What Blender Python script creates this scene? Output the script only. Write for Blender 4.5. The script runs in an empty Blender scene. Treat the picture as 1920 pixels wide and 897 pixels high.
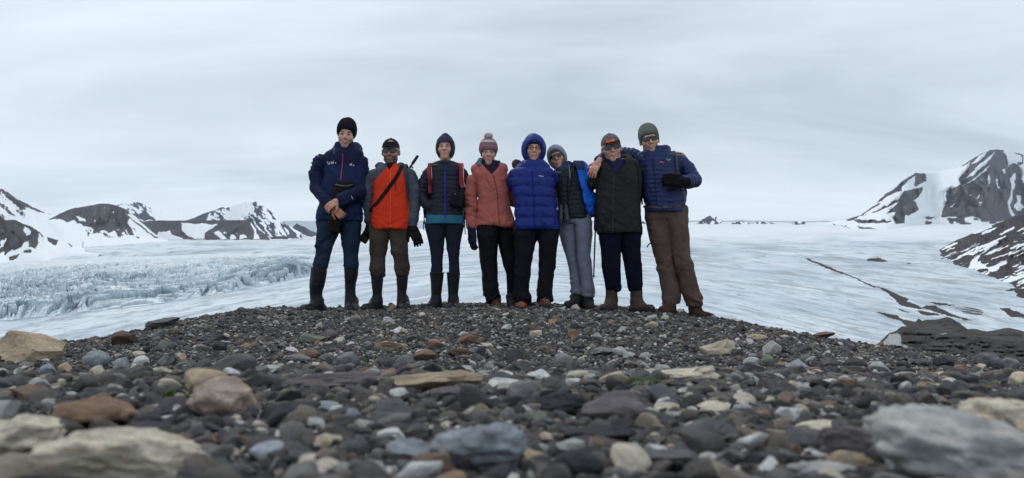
import bpy, math, random
import numpy as np
from mathutils import Matrix, Vector, Euler

# ------------------------------------------------------------------ camera, sky, sun, exposure
scene = bpy.context.scene
COL = scene.collection
FPX, CXP, CYP, HORIZ = 1387.0, 960.0, 448.5, 540.0
CAMZ = 0.22
PITCH = math.atan((HORIZ - CYP) / FPX)
cam_d = bpy.data.cameras.new('camera')
cam_d.sensor_width = 36.0
cam_d.lens = FPX / 1920 * 36.0
cam_d.clip_start = 0.05
cam_d.clip_end = 60000
cam_d.dof.use_dof = True
cam_d.dof.focus_distance = 6.6
cam_d.dof.aperture_fstop = 5.2
cam = bpy.data.objects.new('camera', cam_d)
COL.objects.link(cam)
cam.location = (0, 0, CAMZ)
cam.rotation_euler = (math.pi / 2 + PITCH, 0, 0)
scene.camera = cam

SUN_EL, SUN_AZ = math.radians(66), math.radians(322)   # azimuth measured from +Y (view direction) clockwise
world = bpy.data.worlds.new('World')
scene.world = world
world.use_nodes = True
nt = world.node_tree
nt.nodes.clear()
def WN(t, **k):
    n = nt.nodes.new(t)
    for a, b in k.items():
        setattr(n, a, b)
    return n
wl = nt.links.new
out = WN('ShaderNodeOutputWorld')
bg = WN('ShaderNodeBackground')
bg.inputs['Strength'].default_value = 0.1
sky = WN('ShaderNodeTexSky', sky_type='NISHITA', sun_disc=False)
sky.sun_elevation = SUN_EL
sky.sun_rotation = SUN_AZ
tc = WN('ShaderNodeTexCoord')
sep = WN('ShaderNodeSeparateXYZ')
wl(tc.outputs['Generated'], sep.inputs[0])
mx = WN('ShaderNodeMath', operation='MAXIMUM'); mx.inputs[1].default_value = 0.0
wl(sep.outputs['Z'], mx.inputs[0])
ad = WN('ShaderNodeMath', operation='ADD'); ad.inputs[1].default_value = 0.16
wl(mx.outputs[0], ad.inputs[0])
dv = WN('ShaderNodeVectorMath', operation='DIVIDE')
cmb = WN('ShaderNodeCombineXYZ')
for i in range(3):
    wl(ad.outputs[0], cmb.inputs[i])
wl(tc.outputs['Generated'], dv.inputs[0]); wl(cmb.outputs[0], dv.inputs[1])
mpw = WN('ShaderNodeMapping')
mpw.inputs['Location'].default_value = (9.3, 4.1, 0.0)
mpw.inputs['Scale'].default_value = (0.6, 1.3, 0.0)
wl(dv.outputs[0], mpw.inputs[0])
n1 = WN('ShaderNodeTexNoise'); n1.inputs['Scale'].default_value = 0.9; n1.inputs['Detail'].default_value = 9
n1.inputs['Roughness'].default_value = 0.56; n1.inputs['Distortion'].default_value = 0.5
wl(mpw.outputs[0], n1.inputs['Vector'])
rp = WN('ShaderNodeValToRGB')
rp.color_ramp.elements[0].position = 0.30; rp.color_ramp.elements[0].color = (4.15, 4.75, 5.3, 1)
rp.color_ramp.elements[1].position = 0.66; rp.color_ramp.elements[1].color = (6.55, 7.25, 7.9, 1)
e = rp.color_ramp.elements.new(0.48); e.color = (5.45, 6.1, 6.75, 1)
wl(n1.outputs[0], rp.inputs[0])
hz = WN('ShaderNodeMapRange'); hz.inputs['From Min'].default_value = 0.0; hz.inputs['From Max'].default_value = 0.16
hz.inputs['To Min'].default_value = 1.16; hz.inputs['To Max'].default_value = 1.0
wl(mx.outputs[0], hz.inputs['Value'])
hm = WN('ShaderNodeVectorMath', operation='SCALE')
wl(rp.outputs[0], hm.inputs[0]); wl(hz.outputs[0], hm.inputs['Scale'])
mixw = WN('ShaderNodeMix', data_type='RGBA')
mixw.inputs['Factor'].default_value = 0.96
wl(sky.outputs[0], mixw.inputs['A']); wl(hm.outputs[0], mixw.inputs['B'])
wl(mixw.outputs['Result'], bg.inputs['Color'])
wl(bg.outputs[0], out.inputs[0])

sun_d = bpy.data.lights.new('sun', 'SUN')
sun_d.energy = 0.9
sun_d.angle = math.radians(35)
sun_d.color = (1.0, 0.96, 0.9)
sun = bpy.data.objects.new('sun', sun_d)
COL.objects.link(sun)
sdir = Vector((math.sin(SUN_AZ) * math.cos(SUN_EL), math.cos(SUN_AZ) * math.cos(SUN_EL), math.sin(SUN_EL)))
sun.rotation_euler = sdir.to_track_quat('Z', 'Y').to_euler()

scene.view_settings.view_transform = 'Standard'
scene.view_settings.look = 'None'
scene.view_settings.exposure = 0.44
scene.view_settings.gamma = 1.0
scene.view_settings.use_curve_mapping = False
scene.render.engine = 'CYCLES'
scene.cycles.use_denoising = True
scene.cycles.max_bounces = 5
scene.cycles.diffuse_bounces = 3
scene.cycles.volume_bounces = 0
scene.cycles.use_adaptive_sampling = True
scene.cycles.adaptive_threshold = 0.015

# ------------------------------------------------------------------ helpers
RNG = np.random.default_rng(7)
CP, SP = math.cos(PITCH), math.sin(PITCH)
def W(px, py, d):
    """world points whose forward distance is d and which appear at photo pixel (px, py)"""
    px, py, d = np.broadcast_arrays(np.asarray(px, float), np.asarray(py, float), np.asarray(d, float))
    x = (px - CXP) / FPX; y = (CYP - py) / FPX
    dy = CP - y * SP; dz = SP + y * CP
    s = d / dy
    return np.stack([x * s, d, CAMZ + dz * s], -1)
def PXL(p):
    """photo pixel of a world point"""
    p = np.asarray(p, float)
    r = p - np.array([0, 0, CAMZ])
    f = r[..., 1] * CP + r[..., 2] * SP
    u = -r[..., 1] * SP + r[..., 2] * CP
    return CXP + FPX * r[..., 0] / f, CYP - FPX * u / f

def _hash(ix, iy, iz, seed):
    h = (ix * 374761393 + iy * 668265263 + iz * 1274126177 + seed * 974711) & 0xffffffff
    h = ((h ^ (h >> 13)) * 1274126177) & 0xffffffff
    h = h ^ (h >> 16)
    return (h & 0xffffff).astype(np.float64) / 8388607.5 - 1.0
def vnoise(p, seed=0):
    p = np.asarray(p, float)
    i = np.floor(p).astype(np.int64); f = p - i
    u = f * f * f * (f * (f * 6 - 15) + 10)
    r = 0
    for a in (0, 1):
        wx = u[..., 0] if a else 1 - u[..., 0]
        for b in (0, 1):
            wy = u[..., 1] if b else 1 - u[..., 1]
            for c in (0, 1):
                wz = u[..., 2] if c else 1 - u[..., 2]
                r = r + wx * wy * wz * _hash(i[..., 0] + a, i[..., 1] + b, i[..., 2] + c, seed)
    return r
def fbm(p, octv=4, seed=0, gain=0.5, lac=2.03):
    p = np.asarray(p, float); r = 0; a = 1.0; t = 0
    for o in range(octv):
        r = r + a * vnoise(p, seed + o * 17); t += a; a *= gain; p = p * lac + 3.7
    return r / t
def v3(x, y, z=0.0):
    x, y, z = np.broadcast_arrays(np.asarray(x, float), np.asarray(y, float), np.asarray(z, float))
    return np.stack([x, y, z], -1)
def sstep(a, b, x):
    t = np.clip((np.asarray(x, float) - a) / (b - a), 0, 1)
    return t * t * (3 - 2 * t)
def voronoi2(x, y, seed=0):
    ix = np.floor(x).astype(np.int64); iy = np.floor(y).astype(np.int64)
    f1 = np.full(x.shape, 9.0); f2 = np.full(x.shape, 9.0); cid = np.zeros(x.shape)
    for a in (-1, 0, 1):
        for b in (-1, 0, 1):
            jx = ix + a; jy = iy + b
            qx = jx + 0.5 + 0.46 * _hash(jx, jy, jx * 0, seed); qy = jy + 0.5 + 0.46 * _hash(jx, jy, jx * 0 + 5, seed)
            d = np.hypot(qx - x, qy - y); h = _hash(jx, jy, jx * 0 + 9, seed)
            m = d < f1
            f2 = np.where(m, f1, np.minimum(f2, d)); cid = np.where(m, h, cid); f1 = np.where(m, d, f1)
    return f1, f2, cid
def inpoly(px, py, poly):
    poly = np.asarray(poly, float); r = np.zeros(px.shape, bool)
    x0, y0 = poly[:, 0].min(), poly[:, 1].min(); x1, y1 = poly[:, 0].max(), poly[:, 1].max()
    m = (px >= x0) & (px <= x1) & (py >= y0) & (py <= y1)
    if not m.any():
        return r
    qx, qy = px[m], py[m]; rr = np.zeros(qx.shape, bool)
    for (ax, ay), (bx, by) in zip(poly, np.roll(poly, -1, 0)):
        if ay == by:
            continue
        c = ((ay > qy) != (by > qy)) & (qx < (bx - ax) * (qy - ay) / (by - ay) + ax)
        rr ^= c
    r[m] = rr
    return r

def mesh_np(name, verts, faces, smooth=True, mats=(), mat_idx=None, attrs=None):
    me = bpy.data.meshes.new(name)
    verts = np.asarray(verts, np.float32); faces = np.asarray(faces, np.int32)
    n, k = faces.shape
    me.vertices.add(len(verts)); me.vertices.foreach_set('co', verts.ravel())
    me.loops.add(n * k); me.loops.foreach_set('vertex_index', faces.ravel())
    me.polygons.add(n)
    me.polygons.foreach_set('loop_start', np.arange(0, n * k, k, dtype=np.int32))
    me.polygons.foreach_set('loop_total', np.full(n, k, np.int32))
    for m in mats:
        me.materials.append(m)
    if mat_idx is not None:
        me.polygons.foreach_set('material_index', np.asarray(mat_idx, np.int32))
    me.update(calc_edges=True)
    me.polygons.foreach_set('use_smooth', np.full(n, bool(smooth)))
    for an, av in (attrs or {}).items():
        av = np.asarray(av, np.float32)
        if av.ndim == 1:
            a = me.attributes.new(an, 'FLOAT', 'POINT'); a.data.foreach_set('value', av)
        else:
            a = me.attributes.new(an, 'FLOAT_COLOR', 'POINT')
            if av.shape[1] == 3:
                av = np.concatenate([av, np.ones((len(av), 1), np.float32)], 1)
            a.data.foreach_set('color', av.ravel())
    return me
def link(name, data, parent=None, **props):
    o = bpy.data.objects.new(name, data)
    COL.objects.link(o)
    if parent is not None:
        o.parent = parent
        if parent.type == 'EMPTY' or True:
            o.matrix_parent_inverse = Matrix.Translation(-WORIG.get(parent.name, Vector((0, 0, 0))))
    for k, v in props.items():
        o[k] = v
    return o
WORIG = {}
def empty(name, loc, **props):
    o = bpy.data.objects.new(name, None)
    COL.objects.link(o)
    o.location = loc
    o.empty_display_size = 0.1
    WORIG[o.name] = Vector(loc)
    for k, v in props.items():
        o[k] = v
    return o
def gridfaces(nr, nc):
    i = np.arange(nr * nc).reshape(nr, nc)
    return np.stack([i[:-1, :-1].ravel(), i[:-1, 1:].ravel(), i[1:, 1:].ravel(), i[1:, :-1].ravel()], 1)

# ------------------------------------------------------------------ node material helper
class NM:
    def __init__(s, name):
        s.m = bpy.data.materials.new(name); s.m.use_nodes = True
        s.t = s.m.node_tree; s.t.nodes.clear()
        s.o = s.n('ShaderNodeOutputMaterial'); s.b = s.n('ShaderNodeBsdfPrincipled')
        s.l(s.b.outputs[0], s.o.inputs[0])
        s.b.inputs['Specular IOR Level'].default_value = 0.15
    def n(s, t, **k):
        q = s.t.nodes.new(t)
        for a, b in k.items():
            setattr(q, a, b)
        return q
    def l(s, a, b):
        s.t.links.new(a, b)
    def val(s, sock, v):
        if hasattr(v, 'is_output'):
            s.l(v, sock)
        else:
            sock.default_value = v
    def math(s, op, a, b=0.0, clamp=False):
        q = s.n('ShaderNodeMath', operation=op); q.use_clamp = clamp
        s.val(q.inputs[0], a); s.val(q.inputs[1], b)
        return q.outputs[0]
    def attr(s, name, out='Fac'):
        q = s.n('ShaderNodeAttribute'); q.attribute_name = name
        return q.outputs[out]
    def coord(s, kind='Object', scale=(1, 1, 1), rot=(0, 0, 0), loc=(0, 0, 0)):
        c = s.n('ShaderNodeTexCoord'); m = s.n('ShaderNodeMapping')
        s.l(c.outputs[kind], m.inputs[0])
        m.inputs['Scale'].default_value = scale; m.inputs['Rotation'].default_value = rot
        m.inputs['Location'].default_value = loc
        return m.outputs[0]
    def noise(s, vec, scale, detail=4, rough=0.55, dist=0.0):
        q = s.n('ShaderNodeTexNoise')
        if vec is not None:
            s.l(vec, q.inputs['Vector'])
        q.inputs['Scale'].default_value = scale; q.inputs['Detail'].default_value = detail
        q.inputs['Roughness'].default_value = rough; q.inputs['Distortion'].default_value = dist
        return q.outputs[0]
    def ramp(s, fac, stops, interp='LINEAR'):
        q = s.n('ShaderNodeValToRGB'); r = q.color_ramp; r.interpolation = interp
        while len(r.elements) < len(stops):
            r.elements.new(0.5)
        for e_, (p, c) in zip(r.elements, stops):
            e_.position = p
            e_.color = (c, c, c, 1) if isinstance(c, (int, float)) else (*c[:3], 1)
        s.val(q.inputs[0], fac)
        return q.outputs[0]
    def mix(s, fac, a, b, mode='MIX'):
        q = s.n('ShaderNodeMix', data_type='RGBA', blend_type=mode)
        s.val(q.inputs['Factor'], fac)
        for k, v in (('A', a), ('B', b)):
            if isinstance(v, tuple):
                v = (*v[:3], 1)
            s.val(q.inputs[k], v)
        return q.outputs['Result']
    def bump(s, h, strength=0.3, dist=0.01, prev=None):
        q = s.n('ShaderNodeBump')
        q.inputs['Strength'].default_value = strength; q.inputs['Distance'].default_value = dist
        s.l(h, q.inputs['Height'])
        if prev is not None:
            s.l(prev, q.inputs['Normal'])
        return q.outputs[0]
    def done(s, color=None, rough=None, normal=None):
        if color is not None:
            if isinstance(color, tuple):
                color = (*color[:3], 1)
            s.val(s.b.inputs['Base Color'], color)
        if rough is not None:
            s.val(s.b.inputs['Roughness'], rough)
        if normal is not None:
            s.l(normal, s.b.inputs['Normal'])
        return s.m
# ------------------------------------------------------------------ terrain: glacier, icefall, mountains, moraine
# --- glacier sheet
GP = {  # photo column -> row of the ice surface at each distance
    'd':   [60, 180, 300, 450, 650, 850, 1100, 1500, 2200, 3500, 6000, 10000],
    -400: [900, 720, 680, 655, 622, 590, 560, 530, 505, 488, 476, 470],
    0:    [900, 715, 668, 640, 603, 580, 556, 522, 494, 478, 466, 462],
    300:  [900, 710, 655, 612, 572, 552, 530, 500, 472, 456, 449, 447],
    600:  [900, 700, 640, 590, 545, 520, 500, 480, 461, 450, 443, 440],
    960:  [900, 700, 640, 590, 545, 520, 498, 475, 452, 436, 425, 420],
    1300: [900, 700, 645, 598, 556, 528, 505, 480, 453, 435, 422, 417],
    1600: [900, 710, 655, 610, 570, 540, 514, 486, 458, 438, 422, 417],
    1920: [900, 715, 665, 625, 590, 560, 530, 500, 468, 440, 424, 418],
    2400: [900, 720, 680, 640, 605, 575, 545, 512, 478, 448, 428, 420]}
gcols = np.array([-400, 0, 300, 600, 960, 1300, 1600, 1920, 2400.])
gtab = np.array([GP[int(c)] for c in gcols], float); gd = np.log(np.array(GP['d'], float))
def glacier_d(px, py):
    """distance of the ice surface for arrays of columns px (1d) and rows py (1d) -> (rows, cols)"""
    D = np.zeros((len(py), len(px)))
    for j, x in enumerate(px):
        col = np.array([np.interp(x, gcols, gtab[:, k]) for k in range(gtab.shape[1])])
        D[:, j] = np.exp(np.interp(-py, -col, gd))
    return D

def dg1(px, py):
    return np.array([np.exp(np.interp(-y, -np.array([np.interp(x, gcols, gtab[:, k]) for k in range(gtab.shape[1])]), gd)) for x, y in zip(px, py)])
def mat_mountain(name, rock=((0.045, 0.05, 0.065), (0.10, 0.088, 0.085)), nscale=0.01, strat=0.0):
    m = NM(name)
    co = m.coord('Object')
    n = m.noise(co, nscale, 6, 0.6)
    n2 = m.noise(co, nscale * 9, 5, 0.65)
    rk = m.mix(m.ramp(n, [(0.35, 0.0), (0.65, 1.0)]), rock[0], rock[1])
    rk = m.mix(m.ramp(n2, [(0.3, 0.0), (0.7, 1.0)]), m.mix(1.0, rk, (0.5, 0.5, 0.54), 'MULTIPLY'), m.mix(1.0, rk, (1.65, 1.58, 1.5), 'MULTIPLY'))
    sn = m.mix(n2, (0.72, 0.76, 0.80), (0.82, 0.84, 0.86))
    fac = m.math('ADD', m.attr('rock'), m.math('MULTIPLY', m.math('SUBTRACT', n2, 0.5), 0.8))
    f = m.ramp(fac, [(0.40, 0.0), (0.60, 1.0)])
    col = m.mix(f, sn, rk)
    return m.done(col, 0.85, m.bump(n2, 0.5, 0.12 / nscale * 0.1))

def blur2(a, k=9):
    w = np.ones(k) / k
    for ax in (0, 1):
        a = np.apply_along_axis(lambda v: np.convolve(np.pad(v, k // 2, 'edge'), w, 'valid'), ax, a)
    return a
def mountain(name, sil, base, d0, d1, rocks=(), snows=(), streak=None, mat=None, step=1.5, nt_=52, relief=0.02, jag=1.0, seed=1, warp=2.5, rock_all=False, nback=5, ground=True, fleck=0.42, rs=(16, 40)):
    sil = np.asarray(sil, float); base = np.asarray(base, float)
    px = np.arange(sil[0, 0], sil[-1, 0] + 0.01, step); nc = len(px)
    yt = np.interp(px, sil[:, 0], sil[:, 1])
    yb = np.interp(px, base[:, 0], base[:, 1])
    h = np.clip(yb - yt, 0, None)
    yt = yt + jag * np.clip(h / 12, 0, 1) * fbm(v3(px / 7, 0, seed), 3, seed)
    t = np.concatenate([[-1.0, -0.15], np.linspace(0, 1, nt_), 1 + np.linspace(0, 1, nback + 1)[1:]])
    T, PX_ = np.meshgrid(t, px, indexing='ij')
    tf = np.clip(T, None, 1)
    PY = yb + (yt - yb) * tf
    H = np.broadcast_to(h, T.shape)
    tap = np.clip(np.minimum(px - px[0], px[-1] - px) / 45, 0.02, 1)
    PY = np.where(T < 0, yb - T * 40 * tap, PY)
    PY = np.where(T > 1, PY + (T - 1) * H * 0.9, PY)
    wx = PX_ + warp * fbm(v3(PX_ / 9, PY / 9, seed), 3, seed + 40)
    wy = PY + warp * fbm(v3(PX_ / 9, PY / 9, seed + 9), 3, seed + 60)
    wx = wx + 0.9 * fbm(v3(PX_ / 2.6, PY / 2.6, seed + 3), 2, seed + 44); wy = wy + 0.9 * fbm(v3(PX_ / 2.6, PY / 2.6, seed + 13), 2, seed + 64)
    r = np.full(T.shape, 1.0 if rock_all else 0.0)
    if streak is not None:
        r = np.maximum(r, streak(wx, wy))
    for p in rocks:
        r = np.where(inpoly(wx, wy, p), 1.0, r)
    for p in snows:
        r = np.where(inpoly(wx, wy, p), 0.0, r)
    r = r * 0.86 + fleck * fbm(v3(wx / 2.4 + wy / 9, wy / 6, seed), 3, seed + 80)
    r = np.where(h[None, :] < 0.6, np.minimum(r, 0.2 if not rock_all else 1), r)
    rel = 1 - np.abs(fbm(v3((PX_ + 6 * vnoise(v3(PX_ / 30, PY / 30, seed), seed)) / rs[0], PY / rs[1], seed), 4, seed + 3)) * 2
    db = np.minimum(dg1(px, yb), d0) if ground else np.full(nc, float(d0))
    kk = min(41, nc // 2 * 2 - 1)
    if kk > 5 and ground:
        db = np.convolve(np.pad(db, kk // 2, 'edge'), np.ones(kk) / kk, 'valid')
    D = db[None, :] + np.where(T < 0, T * tap * np.minimum(0.9 * (d1 - d0), 0.12 * db), 0) + (d1 - d0) * (np.maximum(T, 0) + relief * 10 * rel * (0.25 + 0.75 * np.sin(np.pi * np.clip(tf, 0.02, 0.98))) * (0.10 + 0.90 * blur2(np.clip(r, 0, 1))))
    V = W(PX_, PY, D).reshape(-1, 3)
    me = mesh_np(name, V, gridfaces(*T.shape), True, [mat], attrs={'rock': r.ravel()})
    return link(name, me, kind='structure')

def zc(ox, oy, s, pts):
    return [(ox + x / s, oy + y / s) for x, y in pts]
def stripes(wx, wy, ang, wl, frac, seed, along=6.0, soft=0.12):
    a = math.radians(ang); u = wx * math.cos(a) + wy * math.sin(a); v = -wx * math.sin(a) + wy * math.cos(a)
    n = fbm(v3(u / (wl * along), v / wl, seed), 4, seed)
    return sstep(-soft, soft, n - np.quantile(n, 1 - frac))

MT_far = mat_mountain('mountain_rock_haze_tint', ((0.024, 0.034, 0.066), (0.048, 0.058, 0.088)), 0.006)  # bluish slate rock; some of the distance haze is tinted into the colour
MT_mid = mat_mountain('mountain_rock_brown', ((0.034, 0.037, 0.052), (0.082, 0.070, 0.070)), 0.008)
MT_dark = mat_mountain('mountain_rock_dark', ((0.028, 0.029, 0.039), (0.058, 0.049, 0.048)), 0.012)

def build_mountains():
    # far left snow slope with rock crest
    L = lambda p: zc(0, 340, 4.983, p)
    mountain('mountain', [(-420, 240), (-150, 300), (0, 353), (14, 360), (32, 373), (60, 387), (86, 399), (110, 403), (160, 411), (250, 430), (345, 449)],
             [(-420, 500), (0, 478), (150, 462), (345, 451)], 5600, 7000,
             [L([(-900, -200), (0, 65), (70, 100), (160, 165), (300, 235), (430, 297), (400, 300), (310, 265), (225, 240), (260, 270), (200, 270), (140, 215), (60, 160), (0, 90), (-900, -80)]),
              L([(450, 300), (500, 305), (460, 308)]), L([(0, 125), (60, 165), (75, 180), (20, 150)])],
             streak=lambda x, y: stripes(x, y, 40, 7, 0.42, 5) * (sstep(70, 20, x) * sstep(418, 402, y)), mat=MT_dark, seed=2, warp=1.2, jag=0.6, ground=False)
    mountain('mountain', [(28, 372), (60, 380), (95, 392), (140, 403), (180, 410)], [(28, 410), (180, 412)], 8500, 9000, mat=MT_far, seed=3, jag=0.2, ground=False)
    # near left dark buttress
    mountain('mountain', [(-420, 330), (-150, 375), (0, 403), (12, 412), (28, 412), (45, 420), (58, 424), (72, 433), (82, 443), (108, 450), (135, 458), (160, 467), (190, 475)],
             [(-420, 515), (0, 494), (30, 490), (70, 478), (130, 474), (190, 476)], 3000, 3700,
             [[(-420, 330), (-150, 375), (0, 403), (12, 412), (28, 412), (45, 420), (58, 424), (72, 434), (73, 455), (66, 466), (54, 463), (54, 452), (44, 455), (38, 466), (20, 470), (10, 480), (6, 472), (0, 476), (-150, 490), (-420, 500)],
              [(72, 432), (82, 443), (81, 446), (73, 438)], [(86, 438), (97, 443), (109, 450), (105, 461), (98, 460), (90, 451)],
              [(118, 447), (133, 453), (131, 456)], [(122, 452), (136, 460), (134, 463)], [(18, 484), (38, 475), (32, 483), (16, 492)], [(44, 469), (61, 469), (57, 475), (45, 475)]],
             [[(46, 425), (56, 430), (58, 437), (50, 442), (45, 434)], [(0, 452), (12, 448), (6, 462), (0, 466)]], mat=MT_dark, seed=4, warp=2.2)
    # dark domed mountain
    mountain('mountain', [(88, 413), (110, 402), (135, 391), (160, 387), (190, 382), (205, 382), (222, 386), (240, 395), (244, 402), (262, 415), (280, 430), (300, 446), (316, 451)],
             [(88, 414), (120, 440), (170, 452), (316, 453)], 4300, 5100,
             [[(88, 412), (110, 401), (135, 390), (160, 386), (190, 381), (205, 381), (222, 385), (243, 394), (245, 400), (238, 404), (260, 420), (280, 436), (298, 447), (290, 446), (268, 430), (250, 415), (243, 410), (240, 418), (248, 430), (250, 440), (243, 442), (235, 432), (225, 440), (220, 445), (218, 438), (225, 430), (213, 432), (205, 436), (195, 432), (185, 432), (178, 437), (173, 440), (176, 428), (165, 425), (155, 424), (150, 419), (143, 420), (140, 414), (125, 417), (118, 411)],
              [(252, 440), (262, 447), (258, 448)], [(152, 453), (158, 454), (156, 455)]],
             [[(144, 407), (162, 410), (161, 415), (147, 412)], [(175, 413), (180, 412), (178, 416)], [(209, 397), (214, 397), (212, 399)]], mat=MT_mid, seed=26, warp=2.6,
             streak=lambda x, y: stripes(x, y, 52, 3.0, 0.34, 15, 4) * sstep(150, 172, x) * sstep(262, 250, x) * sstep(450, 440, y) * sstep(424, 430, y))
    # snowy peaks behind
    mountain('mountain', [(205, 392), (220, 384), (228, 382), (240, 384), (255, 380), (265, 381), (275, 387), (283, 389), (300, 393), (330, 391), (350, 394), (368, 398), (395, 410)],
             [(205, 420), (395, 420)], 8200, 9300, [[(247, 402), (262, 400), (276, 398), (292, 413), (268, 414)]],
             streak=lambda x, y: stripes(x, y, 40, 2.6, 0.45, 8, 3.5) * sstep(300, 270, x), mat=MT_far, seed=6, jag=2.0, ground=False)
    # pointed peak
    mountain('mountain', [(340, 416), (358, 411), (390, 398), (405, 393), (419, 388), (423, 391), (440, 384), (455, 380), (470, 377), (480, 377), (490, 384), (505, 394), (520, 405), (532, 418), (542, 424), (565, 436)],
             [(340, 420), (400, 446), (565, 448)], 6800, 7900, [[(345, 416), (358, 410), (390, 396), (419, 387), (424, 391), (400, 394), (391, 402), (387, 416)]],
             streak=lambda x, y: np.maximum(stripes(x, y, 50, 3.2, 0.5, 11, 4.0) * sstep(440, 475, x + (y - 400) * 0.3), stripes(x, y, 35, 2.6, 0.42, 13, 3.5) * sstep(392, 398, x) * sstep(440, 428, x)), mat=MT_far, seed=7, jag=1.2)
    mountain('mountain', [(258, 416), (300, 413.5), (340, 414), (400, 413.5), (440, 413), (465, 413), (470, 416), (478, 428), (490, 434), (500, 442), (506, 448)],
             [(258, 450), (506, 450)], 9000, 9400, [],
             [[(340, 418), (352, 419), (365, 420), (390, 420), (408, 422), (400, 428), (385, 436), (383, 446), (365, 449), (352, 442), (340, 432)], [(402, 437), (408, 432), (420, 442), (426, 449), (415, 449)],
              [(433, 441), (437, 440), (444, 449), (431, 449)], [(450, 441), (456, 439), (462, 445), (448, 450)], [(469, 416), (478, 425), (482, 437), (488, 449), (475, 449), (477, 436)],
              [(296, 436), (320, 434), (323, 441), (342, 448), (340, 451), (290, 451)], [(418, 434), (425, 436), (420, 438)]], mat=MT_mid, seed=8, rock_all=True, warp=1.8, jag=0.4)
    mountain('mountain', [(525, 442), (542, 428), (550, 422), (557, 419), (563, 423), (574, 427), (580, 431), (590, 435), (604, 442)], [(525, 444), (604, 444)], 9000, 9400,
             [[(536, 434), (557, 418), (574, 426), (596, 438), (596, 444), (575, 443), (560, 438), (548, 438)]], mat=MT_far, seed=9)
    mountain('moraine', [(506, 445), (515, 443.5), (540, 443), (556, 444.5)], [(506, 445.5), (556, 446)], 4600, 4700, mat=MT_mid, rock_all=True, seed=10, nt_=8)
    # nunataks on the far horizon
    for k, s in enumerate([[(1306, 420), (1316, 412), (1325, 407), (1334, 404), (1343, 406), (1352, 412), (1362, 420)], [(1372, 418), (1384, 415), (1398, 416), (1406, 418.5)],
                           [(1185, 422), (1200, 414), (1206, 416), (1216, 422)], [(1486, 418), (1500, 414), (1513, 418)], [(1405, 418.5), (1430, 416), (1452, 418.5)]]):
        mountain('nunatak', s, [(s[0][0], 420.5), (s[-1][0], 420.5)], 8600, 9000, streak=lambda x, y: stripes(x, y, 60, 5, 0.62, 21, 2), mat=MT_far, seed=20 + k, nt_=20, step=0.8, jag=0.8)
    # right massif
    R = lambda p: zc(1560, 260, 4.983, p)
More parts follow.
